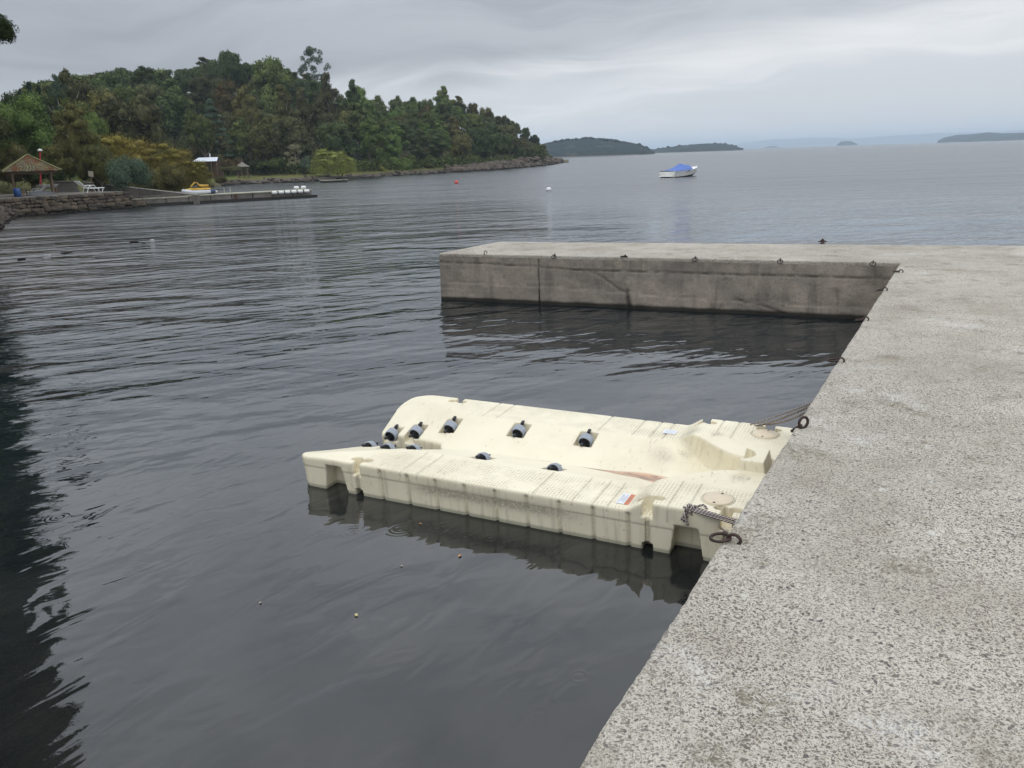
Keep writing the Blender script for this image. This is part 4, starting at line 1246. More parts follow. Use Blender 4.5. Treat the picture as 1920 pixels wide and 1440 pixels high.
def stone_terrace():
    root = empty('stone_terrace', WA, math.atan2(wd.y, wd.x), 'terrace of rough brown stone masonry holding the thatched shelter above the shore', 'stone wall')
    # local frame: x along the wall, +y into the land
    core = MB()
    prof = [(-.12, -.4), (.02, WTOP - .10), (.02, WTOP - .02)]
    core.box((wlen / 2 - .2, 4.0, WTOP / 2 - .3), (wlen - .6, 7.7, WTOP + .55))
    core.build('core', mat('wall_mortar', (.06, .05, .04), .95, .2, 4), root)
    MB().grid(lambda a, b: (a * (wlen - .1), -.10 + b * 8.1, WTOP + .015 * mn.noise(Vector((a * 30, b * 14, 0)))), 60, 16, False).build('terrace_top', mat('terrace_paving', (.19, .165, .14), .95, .25, 1.5, .02), root)
    cp_ = MB()
    n = 22
    for k in range(n):
        x0 = k / n * (wlen - .15); x1 = (k + 1) / n * (wlen - .15) - .012
        cp_.box(((x0 + x1) / 2, .06, WTOP - .035 + .012 * mn.noise(Vector((k * 2.3, 1, 1)))), (x1 - x0, .42, .085), bev=.012)
    cp_.build('coping', mat('coping_concrete', (.24, .225, .19), .9, .3, 3, .01), root)
    rnd = random.Random(11); cnt = 0
    z = -.10; row = 0
    while z < WTOP - .14:
        hgt = rnd.uniform(.17, .25) * (1.35 if row < 2 else .95)
        x = -rnd.random() * .3
        while x < wlen - .1:
            w_ = rnd.uniform(.26, .62) * (1.25 if row < 2 else 1)
            hh = hgt * rnd.uniform(.82, 1.08)
            o = link('stone', rnd.choice(STONES), root, (x + w_ / 2, -.02 + (.0 if row > 1 else -.16 * rnd.random()) - .10 * (1 - z / WTOP), z + hh / 2 + rnd.uniform(-.02, .02)),
                     (rnd.uniform(-.12, .12), rnd.uniform(-.14, .14), rnd.uniform(-.12, .12)), (w_ * .98, .34, hh * .98))
            x += w_ * .985; cnt += 1
        z += hgt * .97; row += 1
    # the tumbled right-hand end of the wall, stepping down to the jetty
    for k in range(26):
        a = rnd.random(); x = wlen - .25 + a * 1.7
        zt = (WTOP - .25) * (1 - a * .85)
        zz = rnd.uniform(0, 1) * zt
        link('stone', rnd.choice(STONES), root, (x, -.30 + rnd.random() * 1.3, zz), (rnd.uniform(-.5, .5), rnd.uniform(-.5, .5), rnd.uniform(-1, 1)), (rnd.uniform(.35, .75), rnd.uniform(.35, .6), rnd.uniform(.2, .38)))
    return root
stone_terrace()
def wpt(px, py, back, z=WTOP):
    """spot on the terrace seen at column px, `back` metres in from the wall face"""
    d = ray(px, 360); n = Vector((d.x, d.y, 0)).normalized()
    base = WA - wn * back
    # intersect horizontal ray with the line base + s*wd
    den = n.x * wd.y - n.y * wd.x
    t = (base.x * wd.y - base.y * wd.x) / den
    p = n * t; p.z = z
    return p
PXM = lambda p: FPX / math.hypot(p.x, p.y)     # pixels per metre there
def shingle_mat():
    m, g, out = new_mat('mossy_thatch')
    co = g.n('ShaderNodeTexCoord').outputs['Object']
    a = g.noise(co, 1.6, 5, .65); b_ = g.noise(g.mapv(co, sc=(1, 1, .3)), 16, 4, .7)
    col = g.mix(g.sstep(b_, .4, .6), (.20, .165, .105), (.10, .085, .05))
    col = g.mix(g.sstep(a, .46, .56), col, g.mix(g.sstep(b_, .42, .58), (.20, .085, .03), (.09, .045, .025)))
    col = g.mix(g.m('MULTIPLY', g.sstep(g.noise(g.mapv(co, loc=(3, 1, 7)), 2.4, 4, .6), .56, .66), .7), col, (.22, .23, .09))
    bs = g.n('ShaderNodeBsdfPrincipled', ins={'Base Color': col, 'Roughness': 1.0, 'Normal': g.n('ShaderNodeBump', ins={'Strength': 1.0, 'Distance': .04, 'Height': b_}).outputs[0]})
    g.nt.links.new(bs.outputs[0], out.inputs[0])
    return m
M_thatch = shingle_mat()
def roof_courses(root, ax, bx, h, z0, n_course=9, rows=1, name='roof'):
    """hipped roof whose four faces are laid in overlapping courses of shingles"""
    b = MB(); rnd = random.Random(2)
    for c in range(n_course):
        t0, t1 = c / n_course, min(1, (c + 1.25) / n_course)
        for q in range(4):
            def corner(t, k):
                sx_, sy_ = ((-1, -1), (1, -1), (1, 1), (-1, 1))[k % 4]
                return Vector((sx_ * ax * (1 - t), sy_ * bx * (1 - t), z0 + h * t))
            A0, B0 = corner(t0, q), corner(t0, q + 1); A1, B1 = corner(t1, q), corner(t1, q + 1)
            n = max(1, int((B0 - A0).length / .16))
            for i in range(n):
                f0, f1 = i / n, (i + 1) / n - .012
                dz = .022 + rnd.uniform(-.008, .012); lo = rnd.uniform(-.03, .03)
                P = [A0.lerp(B0, f0), A0.lerp(B0, f1), A1.lerp(B1, f1), A1.lerp(B1, f0)]
                dn = (P[0] - P[3]).normalized() if (P[0] - P[3]).length else Vector((0, 0, -1))
                P[0] += dn * lo + Vector((0, 0, dz)); P[1] += dn * lo + Vector((0, 0, dz))
                P[2] += Vector((0, 0, .004)); P[3] += Vector((0, 0, .004))
                Q = [p - Vector((0, 0, .022)) for p in P]
                b.add(P + Q, [(0, 1, 2, 3), (1, 0, 4, 5), (0, 3, 7, 4), (2, 1, 5, 6)])
    o = b.build(name, M_thatch, root); o['kind'] = 'stuff'
    return o
def gazebo():
    c = wpt(64, 335, 2.1)
    ppm = PXM(c)
    k = 74 / ppm / 2                     # half width from the photograph
    rz = R(34)
    root = empty('thatched_shelter', c, rz, 'open timber shelter with a mossy brown hipped roof on the stone terrace', 'shelter')
    hx = k * 1.02; hy = k * .95
    zt = at(64, 321, math.hypot(c.x, c.y)).z - WTOP
    za = at(63, 291, math.hypot(c.x, c.y)).z - WTOP
    roof_courses(root, hx * 1.03, hy * 1.05, za - zt, zt, 8)
    MB().box((0, 0, zt - .03), (hx * 1.92, hy * 1.92, .03)).build('soffit', M_wood, root)
    cpn = MB()
    for q in range(4):
        sx_, sy_ = ((-1, -1), (1, -1), (1, 1), (-1, 1))[q]
        cpn.tube([(sx_ * hx * 1.05, sy_ * hy * 1.07, zt + .03), (0, 0, za + .05)], [.05, .035], 6)
    cpn.build('hip_cap', mat('lichen_cap', (.26, .25, .12), .95, .3, 12), root)
    for sx_, sy_ in ((-.72, -.8), (-.60, .75), (.66, -.8), (.74, .75), (-.68, 0), (.70, 0)):
        MB().box((sx_ * hx, sy_ * hy, zt / 2 - .01), (.10, .10, zt + .0), rz=.1, taper=.92).build('post', M_wood, root)
    for sy_ in (-.8, .75): MB().box((0, sy_ * hy, zt - .10), (hx * 1.75, .09, .11)).build('beam', M_wood, root)
    for sx_ in (-.68, .70): MB().box((sx_ * hx, 0, zt - .205), (.09, hy * 1.75, .09)).build('beam', M_wood, root)
    return root, c, math.atan2(wd.y, wd.x), ppm
gz, gzc, gzr, gppm = gazebo()

def lounger(p, rz, s, label):
    root = empty('sun_lounger', p, rz, label, 'sun lounger', 'white plastic sun loungers on the terrace', scale=s)
    fr = MB()
    for y in (-.30, .30):
        fr.tube([(-.05, y, .34), (.55, y, .30), (1.25, y, .32)], .032, 6)
    for x in (0, 1.22): fr.tube([(x, -.30, .32), (x, .30, .32)], .028, 6)
    fr.build('frame', M_white, root)
    seat = MB()
    for i in range(9): seat.box((.10 + i * .13, 0, .345), (.09, .58, .02))
    seat.build('seat', M_white, root)
    bk = MB()
    for y in (-.29, .29): bk.tube([(0, y, .36), (-.30, y, .58), (-.60, y, .86)], .030, 6)
    for i in range(6): bk.box((-.10 - .09 * i, 0, .44 + .078 * i), (.085, .56, .018), ry=R(42))
    bk.build('backrest', M_white, root)
    for y in (-.30, .30):
        for x, dx in ((.02, -.12), (.72, .16), (1.18, -.16)):
            MB().tube([(x, y, .33), (x + dx, y, .0)], [.034, .026], 6).build('leg', M_white, root)
        MB().tube([(.05, y, .36), (.16, y, .53), (.48, y, .54), (.60, y, .36)], .026, 6).build('armrest', M_white, root)
lp = wpt(162, 355, .75)
lounger(lp, math.atan2(wd.y, wd.x) - .12, .82, 'white plastic sun lounger with raised back near the right end of the stone terrace')
lounger(wpt(76, 355, 2.9), gzr + 2.95, .66, 'white plastic sun lounger standing under the thatched shelter')
bp_ = wpt(32, 352, .7)
bar = empty('water_barrel', bp_, 0, 'blue plastic barrel beside the left post of the thatched shelter', 'barrel')
Mb_ = mat('blue_plastic', (0.02, 0.075, 0.26), .4, .15, 4)
MB().lathe([(0, 0), (.16, 0), (.18, .03), (.185, .16), (.19, .17), (.185, .18), (.19, .30), (.195, .31), (.185, .32), (.18, .44), (.15, .48), (0, .485)], (0, 0, 0), 18).build('drum', Mb_, bar)
MB().lathe([(0, .485), (.035, .485), (.035, .50), (0, .50)], (.07, .0, 0), 8).build('bung', M_dark, bar)
# upturned grey boat
ub = empty('upturned_dinghy', wpt(80, 362, .95), gzr - .05, 'grey upturned dinghy lying under the shelter behind the wall', 'boat')
hb = MB()
hb.grid(lambda a, b: ((a - .5) * 1.75, .38 * math.sin(a * math.pi) ** .5 * math.cos(b * math.pi) if 0 < a < 1 else 0, .30 * (math.sin(a * math.pi) ** .45 if 0 < a < 1 else 0) * math.sin(b * math.pi) * (1 - .35 * a)), 18, 10)
hb.build('hull', mat('grey_hull_paint', (.13, .135, .14), .6, .2, 4), ub)
MB().tube([(-.8, 0, .14), (-.4, 0, .315), (.2, 0, .275), (.8, 0, .12)], .02, 6).build('keel', mat('grey_hull_trim', (.20, .205, .21), .6), ub)
# pale boat behind, table frame, lamp post, notice board
pb = empty('stored_boat', wpt(91, 345, 4.2), gzr, 'small pale boat stored behind the shelter under the red lamp post', 'boat')
MB().grid(lambda a, b: ((a - .5) * 1.5, .32 * (math.sin(a * math.pi) ** .6 if 0 < a < 1 else 0) * math.cos(b * math.pi), .55 - .28 * (math.sin(a * math.pi) ** .5 if 0 < a < 1 else 0) * math.sin(b * math.pi)), 16, 8).build('hull', mat('pale_hull', (.40, .40, .37), .6, .2), pb)
for x in (-.4, .4): MB().box((x, 0, .15), (.08, .5, .3)).build('trestle', M_wood, pb)
tb = empty('wooden_table', wpt(46, 356, 1.2), gzr, 'small rough wooden table between the left posts of the shelter', 'table')
MB().box((0, 0, .42), (.52, .45, .035)).build('tabletop', M_wood, tb)
for x in (-.22, .22):
    for y in (-.18, .18): MB().box((x, y, .2), (.04, .04, .40)).build('leg', M_wood, tb)
lpb = wpt(76, 345, 5.2)
rr = math.hypot(lpb.x, lpb.y); ztop = at(75, 281, rr).z
lpo = empty('lamp_post', lpb, 0, 'thin red lamp post with a white dome lamp rising behind the shelter', 'lamp post')
ptop = at(75, 283, rr) - lpb
MB().tube([(0, 0, 0), tuple(ptop)], .045, 10).build('pole', mat('red_paint', (.50, .03, .045), .5, .1), lpo)
MB().lathe([(0, .13), (.08, .11), (.14, .05), (.145, 0), (.05, -.03), (0, -.03)], tuple(ptop), 16).build('lamp_head', M_white, lpo)
# grey block retaining wall behind the terrace
def block_wall():
    a = wpt(104, 350, 5.6); b = wpt(142, 350, 3.9)
    d = (b - a); L_ = d.length + .1; rz = math.atan2(d.y, d.x)
    root = empty('block_wall', a, rz, 'low grey concrete block wall at the back of the terrace behind the lounger', 'wall')
    hh = at(120, 341, math.hypot(a.x, a.y)).z - WTOP
    MB().box((L_ / 2, .08, hh / 2), (L_, .10, hh * .98)).build('core', mat('wall_mortar', (.06, .05, .04)), root)
    rnd = random.Random(8); bm = MB().box((0, 0, 0), (1, 1, 1), bev=.06).mesh('block', mat('grey_block', (.17, .165, .15), .95, .3, 3, .01))
    for r_ in range(3):
        x = -.1 * (r_ % 2)
        while x < L_ - .05:
            link('block', bm, root, (x + .2, 0 + rnd.uniform(-.008, .008), hh * (r_ + .5) / 3), None, (.385, .13, hh / 3 * .94)); x += .40
    MB().box((L_ / 2, .02, hh + .03), (L_ + .06, .30, .06), bev=.01).build('coping', M_conc, root)
block_wall()
nb_ = wpt(175, 340, 3.4)
nbo = empty('notice_board', nb_, gzr + .25, 'small beige board on a thin post under the trees behind the lounger', 'sign')
zz = at(176, 326, math.hypot(nb_.x, nb_.y)).z - WTOP
MB().box((0, 0, zz / 2), (.05, .05, zz)).build('post', M_wood, nbo)
MB().box((0, -.04, zz), (.42, .03, .34), ry=.12, bev=.008).build('board', mat('beige_board', (.40, .36, .26), .85, .25, 4), nbo)

# ------------------------------------------------------------------ slipway and old jetty
def beam_between(b, a, c, w_, z0, z1, both=True):
    d = (c - a); L_ = d.length; m_ = (a + c) / 2
    b.box((m_.x, m_.y, (z0 + z1) / 2), (L_, w_, z1 - z0), rz=math.atan2(d.y, d.x))
def slipway():
    a = on(150, 352, 1.25); c = on(385, 376, .5)
    a = at(160, 343, 63); c = at(372, 373 - 6, 58)
    root = empty('ramp_wall', (0, 0, 0), 0, 'long low concrete ramp wall sloping from the trees down to the grey inflatable', 'wall')
    b = MB(); n = 16
    for k in range(n):
        p, q = a.lerp(c, k / n), a.lerp(c, (k + 1) / n - .004)
        d = q - p
        zt = (p.z + q.z) / 2
        b.box(((p.x + q.x) / 2, (p.y + q.y) / 2, zt / 2 - .2), (math.hypot(d.x, d.y), .35, zt + .4), rz=math.atan2(d.y, d.x))
    b.build('wall_body', M_conc, root)
    b = MB(); m_ = (a + c) / 2; d = c - a
    b.tube([a + Vector((0, 0, .03)), c + Vector((0, 0, .03))], .17, 4, flat=.35)
    b.build('coping', mat('ramp_coping', (.27, .25, .22), .9, .2, 3), root)
slipway()
JA = on(225, 390, 0); JB = on(586, 370, 0); JA.z = JB.z = 0
jd = (JB - JA).normalized(); jn = Vector((-jd.y, jd.x, 0)); JL = (JB - JA).length
if jn.y < 0: jn = -jn
JTOP = .50
def jetty():
    rz = math.atan2(jd.y, jd.x)
    root = empty('old_jetty', JA, rz, 'long narrow concrete jetty with white fenders at its tip reaching out from the stone terrace', 'jetty')
    rnd = random.Random(6)
    n = 9; seg = JL / n
    for k in range(n):
        x0 = k * seg + .02; x1 = (k + 1) * seg - .02
        MB().box(((x0 + x1) / 2, .75 + rnd.uniform(-.01, .01), JTOP / 2 + .07), (x1 - x0, 1.45, JTOP - .18), bev=.02).build('concrete_block', M_conc, root)
    MB().box((JL / 2 + .1, .75, -.10), (JL + .5, 1.60, .54)).build('weedy_footing', M_wet, root)
    for k in range(n):
        x0 = k * seg + .01; x1 = (k + 1) * seg - .01
        if k < 3:
            MB().box(((x0 + x1) / 2, .10, JTOP - .035 + .02), (x1 - x0, .22, .09), bev=.01).build('kerb', M_concpale, root)
            MB().box(((x0 + x1) / 2, 1.42, JTOP + .07), (x1 - x0, .22, .14), bev=.01).build('kerb', M_conc, root)
        else:
            MB().box(((x0 + x1) / 2, .75, JTOP + .02), (x1 - x0, 1.54, .075), bev=.012).build('top_slab', M_concpale, root)
    # iron ladder posts
    for k, px in enumerate((425, 437)):
        d_ = JL * (px - 225) / (586 - 225)
        MB().tube([(d_ * .98, 1.3, JTOP), (d_ * .98, 1.3, JTOP + .42)], .03, 6).build('post', M_concpale, root)
    dd = JL * (433 - 225) / 361
    MB().box((dd, .005, .28), (.22, .05, .42)).build('rust_streaked_plate', mat('rusty_plate', (.12, .06, .045), .9, .3, 8), root)
    return root, rz
jr, jrz = jetty()
def fender(loc, rz, label):
    root = empty('fender', loc, rz, label, 'fender', 'white fenders on the jetty tip')
    mx = Matrix.Rotation(math.pi / 2, 3, 'Y')
    MB().lathe([(0, -.19), (.05, -.188), (.095, -.16), (.112, -.11), (.115, 0), (.112, .11), (.095, .16), (.05, .188), (0, .19)], (0, 0, 0), 14, True, mx).build('body', M_white, root)
    MB().tube([(-.185, 0, 0), (-.215, 0, .03), (-.215, .02, .12)], .016, 5).build('rope_end', M_dark, root)
    MB().tube([(.185, 0, 0), (.215, 0, .03), (.215, .02, .12)], .016, 5).build('rope_end', M_dark, root)
ordn = ('leftmost', 'second from the left', 'third from the left', 'fourth from the left', 'fifth from the left', 'rightmost of six')
for k, px in enumerate((508, 521.5, 534.5, 547.5, 560.5, 574)):
    x = JL * (px - 225) / (586 - 225)
    q = JA + jd * x - jn * .14; q.z = JTOP - .05
    fender(q, jrz, 'white fender on the jetty front, ' + ordn[k])
for k, px in enumerate((567, 582)):
    x = JL * (px - 225) / (586 - 225)
    q = JA + jd * x + jn * 1.4; q.z = JTOP + .17
    fender(q, jrz, 'white fender on the back edge of the jetty, ' + ('left one of two' if k == 0 else 'right one at the very tip'))
def dinghy():
    x = JL * (366 - 225) / 361
    q = JA + jd * (x + .2) + jn * .95; q.z = JTOP + .075
    root = empty('inflatable_dinghy', q, jrz, 'grey and white inflatable dinghy lying on the jetty with navy stern end', 'inflatable boat')
    L_ = 55 / PXM(q)
    r = .135
    pts = []; N = 30
    for i in range(N + 1):
        t = i / N
        a = -math.pi / 2 - math.pi * (t - 0)  # half turn round the bow
    path = [(L_ / 2, -.36, r), (L_ * .1, -.38, r)]
    for i in range(13):
        a = math.pi * i / 12
        path.append((-L_ * .22 - .30 * L_ * math.sin(a) * .8, -.38 * math.cos(a), r + .10 * math.sin(a)))
    path += [(L_ * .1, .38, r), (L_ / 2, .36, r)]
    rad = [.07] + [r] * (len(path) - 2) + [.07]
    MB().tube(path, rad, 12).build('tube', mat('hypalon_grey_white', (.62, .64, .67), .5, .1, 3), root)
    MB().box((.05 * L_, 0, .06), (L_ * .7, .60, .03)).build('floor', mat('dinghy_floor', (.10, .11, .13), .7), root)
    for x_ in (-.08, .22): MB().box((L_ * x_, 0, .20), (.16, .62, .03)).build('bench', mat('bench_grey', (.30, .31, .33), .6), root)
    MB().box((L_ * .42, 0, .16), (.04, .66, .24)).build('transom', mat('navy_panel', (.03, .045, .10), .5), root)
    for s_ in (-1, 1): MB().tube([(L_ * .30, s_ * .363, r), (L_ * .44, s_ * .36, r)], r * 1.04, 12).build('stern_band', mat('navy_panel', (.03, .045, .10), .5), root)
    MB().tube([(-L_ * .40, -.20, r + .16), (-L_ * .30, -.36, r + .15), (-.1, -.40, r + .14), (L_ * .2, -.40, r + .13)], .012, 5).build('grab_rope', M_dark, root)
    # yellow water scooter behind it
    q2 = q + jd * .12 + jn * .9; q2.z = q.z + .0
    r2_ = empty('water_scooter', q2, jrz, 'yellow water scooter with a dark seat parked behind the inflatable dinghy', 'water scooter')
    Ls = 40 / PXM(q2); My = mat('yellow_gelcoat', (.60, .36, .03), .45, .2, 4)
    def sec(a, b):
        x_ = (a - .5) * Ls; w_ = .26 * (math.sin(min(a * 1.15 + .06, 1) * math.pi / 2) ** .6) * (1 - .12 * a)
        t = b * 2 * math.pi
        top = float(np.interp(a, [0, .15, .35, .45, .6, .8, 1.0], [.16, .30, .40, .34, .26, .28, .22])) + .14
        z_ = .24 + (top - .12) * max(math.sin(t), 0) ** .8 * .50 + .10 * min(math.sin(t), 0)
        return (x_, w_ * math.cos(t), z_)
    MB().grid(sec, 22, 16, True, True).build('hull', My, r2_)
    MB().tube([(-Ls * .28, 0, .48), (-Ls * .12, 0, .72), (-Ls * .02, 0, .74), (Ls * .04, 0, .60), (Ls * .14, 0, .52), (Ls * .44, 0, .50)], [.05, .055, .06, .06, .085, .07], 8).build('steering_column', My, r2_)
    MB().tube([(-Ls * .04, -.24, .74), (-Ls * .06, 0, .77), (-Ls * .04, .24, .74)], .022, 6).build('handlebar', M_dark, r2_)
    MB().grid(lambda a, b: (Ls * (.06 + .36 * a), .10 * math.cos(b * math.pi), .50 + .055 * math.sin(b * math.pi) + .03 * a), 8, 6).build('seat', My, r2_)
    MB().grid(lambda a, b: (Ls * (-.26 + .26 * a), .17 * math.cos(b * math.pi), .44 + .14 * math.sin(b * math.pi) * (.4 + a * .6)), 8, 6).build('cowl', mat('dark_cowl', (.05, .05, .055), .5), r2_)
dinghy()

# ------------------------------------------------------------------ far side of the bay
def chalet():
    r = 118; c = at(392, 306, r)
    gz_ = max(hill_z(math.degrees(math.atan2(c.x, c.y)), r), .6)
    c.z = gz_
    root = empty('lake_cabin', c, R(-6), 'small brown cabin with a bright white metal roof and pipe chimney behind the golden trees', 'cabin')
    s = 1 / PXM(c)
    zr0 = at(392, 302.5, r).z - gz_; zr1 = at(392, 295, r).z - gz_
    hw = 22 * s
    MB().grid(lambda a, b: ((a * 2 - 1) * hw * (1 - .22 * (1 - abs(b * 2 - 1))), (b * 2 - 1) * 1.3, zr0 + (zr1 - zr0) * (1 - abs(b * 2 - 1))), 14, 2, False).build('roof', mat('white_sheet_metal', (.68, .72, .78), .4, .05, 3), root)
    MB().box((0, .15, zr0 / 2), (hw * 1.6, 1.9, zr0)).build('wall', mat('brown_boards', (.10, .055, .035), .9, .2, 6), root)
    for x in (-.9, -.2, .5, .95): MB().box((hw * x * .95, -1.15, zr0 / 2), (.09, .09, zr0)).build('post', M_wood, root)
    MB().tube([(hw * .12, .1, zr1 - .1), (hw * .12, .1, at(392, 287.5, r).z - gz_)], .07, 8).build('chimney', M_white, root)
    MB().box((hw * .3, -.82, zr0 * .55), (.5, .04, zr0 * .5)).build('window', mat('dark_glass', (.02, .025, .03), .15), root)
chalet()
def small_gazebo():
    r = 113; c = at(455, 317, r); c.z = max(hill_z(math.degrees(math.atan2(c.x, c.y)), r), .6)
    root = empty('garden_gazebo', c, .3, 'little round gazebo with a pointed grey shingle roof on the lawn by the bushes', 'gazebo')
    z0 = at(455, 312, r).z - c.z; z1 = at(453, 303.5, r).z - c.z; hw = 12 / PXM(c)
    MB().lathe([(hw * 1.02, z0 - .04), (hw, z0), (hw * .55, z0 + (z1 - z0) * .38), (hw * .18, z0 + (z1 - z0) * .85), (0, z1)], (0, 0, 0), 10, False).build('roof', mat('grey_shingles', (.22, .20, .17), .9, .25, 5, .03, 9), root)
    MB().lathe([(.05, z1 - .05), (.06, z1 + .1), (.02, z1 + .32), (0, z1 + .34)], (0, 0, 0), 6).build('finial', M_wood, root)
    for k in range(6):
        a = k * math.pi / 3 + .3
        MB().box((hw * .8 * math.cos(a), hw * .8 * math.sin(a), z0 / 2), (.10, .10, z0)).build('post', M_wood, root)
small_gazebo()
def quays():
    # low plank-faced quay right of the willow
    a, c = on(706, 329.5, 0), on(902 - 0, 0, 0) if False else on(903, 0 + 317, 0)
    root = empty('low_quay', (0, 0, 0), 0, 'low dark stone quay at the water edge right of the yellow-green willow', 'quay')
    p, q = on(600, 342 - 2.5, 0), on(702, 331.5, 0)
    b = MB(); beam_between(b, p + Vector((0, .6, 0)), q + Vector((0, .6, 0)), 1.0, -.3, .42); b.build('quay_body', M_conc, root)
    b = MB(); p2, q2 = on(640, 337.5, 0), on(702, 331.3, 0); beam_between(b, p2 + Vector((0, .2, 0)), q2 + Vector((0, .2, 0)), .5, -.3, .34); b.build('timber_face', mat('dark_timber', (.05, .038, .03), .9), root)
    pr = empty('mooring_posts', on(608, 338, 0), 0, 'pair of pale leaning poles at the water edge in front of the willow', 'poles')
    for x in (-.15, .25): MB().tube([(x, 0, -.2), (x + .12, 0, 1.15)], .07, 6).build('pole', M_concpale, pr)
    root = empty('stone_quay', (0, 0, 0), 0, 'stepped old stone quay below the wooded slope right of the bright bushes', 'quay')
    p, q = on(762, 324, 0), on(872, 317.5, 0)
    d = (q - p)
    for k, (off, z0, z1, t0, t1) in enumerate(((.7, -.3, .45, 0, 1.0), (2.0, -.3, .85, .02, .93), (3.2, -.3, 1.15, .04, .82))):
        b = MB()
        n = 9
        for j in range(n):
            s0 = t0 + (t1 - t0) * j / n; s1 = t0 + (t1 - t0) * (j + 1) / n - .004
            n_ = Vector((-d.y, d.x, 0)).normalized(); n_ = n_ if n_.y > 0 else -n_
            A_, B_ = p + d * s0 + n_ * off, p + d * s1 + n_ * off
            beam_between(b, A_, B_, 1.3 + .05 * mn.noise(Vector((j, k, 0))), z0, z1 + .05 * mn.noise(Vector((j * 2.1, k, 3))))
        b.build('stone_course', mat('quay_stone', (.17, .135, .115), .92, .3, 2.5, .03, dark=(.075, .06, .05)), root)
quays()
# shore walls along the lawn
b = MB(); p, q = on(330 + 90, 346.5, 0), on(600, 339.5, 0)
pts_ = [on(x, y, 0) for x, y in ((452, 344), (478, 342.5), (520, 341), (560, 340), (600, 339))]
rootw = empty('lawn_wall', (0, 0, 0), 0, 'low stone edging wall along the front of the lawn', 'wall')
for A_, B_ in zip(pts_[:-1], pts_[1:]): beam_between(b, A_ + Vector((0, 1.0, 0)), B_ + Vector((0, 1.0, 0)), .7, -.2, .5)
b.build('wall_body', mat('lawn_wall_stone', (.19, .165, .14), .95, .3, 2, .03), rootw)

# ------------------------------------------------------------------ shore stones
def shore_rocks():
    rnd = random.Random(21)
    b = []
    V = []; F = []
    def put(p, s, seed):
        me = ROCKS[seed % len(ROCKS)]
        base = len(V)
        rz = rnd.random() * 6.28; c_, s_ = math.cos(rz), math.sin(rz)
        sx_, sy_, sz_ = s * rnd.uniform(.7, 1.4), s * rnd.uniform(.7, 1.2), s * rnd.uniform(.4, .8)
        for v in me.vertices:
            x, y, z = v.co.x * sx_, v.co.y * sy_, v.co.z * sz_
            V.append((p.x + x * c_ - y * s_, p.y + x * s_ + y * c_, p.z + z))
        for f in me.polygons: F.append(tuple(base + i for i in f.vertices))
    # headland foot, lawn beach, left beach
    for k in range(950):
        a = rnd.uniform(-31, 3.9)
        if rnd.random() < .35: a = rnd.uniform(-3, 3.9)
        r = shore_r(a) + abs(rnd.gauss(0, .9)) - .3
        s = rnd.uniform(.15, .5) * (1.0 if a < -4 else rnd.uniform(1, 2.4))
        d = r - shore_r(a)
        z = min(max(d / 2.2, -.2), 1) * .7 + (.25 * s)
        put(Vector((r * math.sin(R(a)), r * math.cos(R(a)), z)), s, k)
    for k in range(900):
        a = rnd.uniform(-39, -30.5); r = shore_r(a) + abs(rnd.gauss(0, 1.2)) - .5
        s = rnd.uniform(.05, .26) * (1 if rnd.random() < .95 else 2)
        d = r - shore_r(a)
        z = max(-.02, hill_z(a, r)) if d > 0 else .0
        put(Vector((r * math.sin(R(a)), r * math.cos(R(a)), z)), s, k)
    me = bpy.data.meshes.new('shore_stones'); me.from_pydata(V, [], F); me.materials.append(M_rock); me.update()
    tag(link('shore_stones', me), kind='stuff')
    # steep broken rock at the tip of the headland
    V.clear(); F.clear()
    for k in range(300):
        a = rnd.uniform(-3.5, 3.95); rs = shore_r(a); up = rnd.random() ** 1.4
        r = rs + .2 + up * 3.0; s = rnd.uniform(.6, 1.7)
        put(Vector((r * math.sin(R(a)), r * math.cos(R(a)), .1 + up * interp(a, [-3.5, 2, 3.9], [.6, 1.7, .7]))), s, k)
    me = bpy.data.meshes.new('headland_rocks'); me.from_pydata(V, [], F); me.materials.append(M_rock); me.update()
    tag(link('headland_rocks', me), kind='stuff')
shore_rocks()
def lone_rock(px, py, s, lb, m=None, zoff=0.0, flat=.5):
    me = ROCKS[int(px) % 8]
    if m:
        me = me.copy(); me.materials.clear(); me.materials.append(m)
    p = on(px, py, 0)
    o = link('rock', me, None, (p.x, p.y, zoff), (0, 0, px), (s * 1.3, s * .9, s * flat))
    tag(o, lb, 'rock', 'rocks breaking the surface near the left shore')
Mbird = mat('guano_white_rock', (.62, .62, .63), .9, .2, 9)
lone_rock(252, 455, .20, 'dark rounded rock just breaking the surface left of the white-topped rock')
lone_rock(270, 456, .10, 'small dark rock tip between the rounded rock and the white-topped rock')
lone_rock(285, 451, .13, 'white-topped rock awash in the shallows off the left shore', Mbird, .01, .35)
lone_rock(88, 478, .13, 'pale rock at the left end of the awash reef near the shore', Mbird, .0, .18)
lone_rock(125, 475, .26, 'flat grey rock slab awash to the right of the pale reef rock', None, .0, .25)
lone_rock(40, 487, .20, 'low brown rock in the shallows close to the left edge')
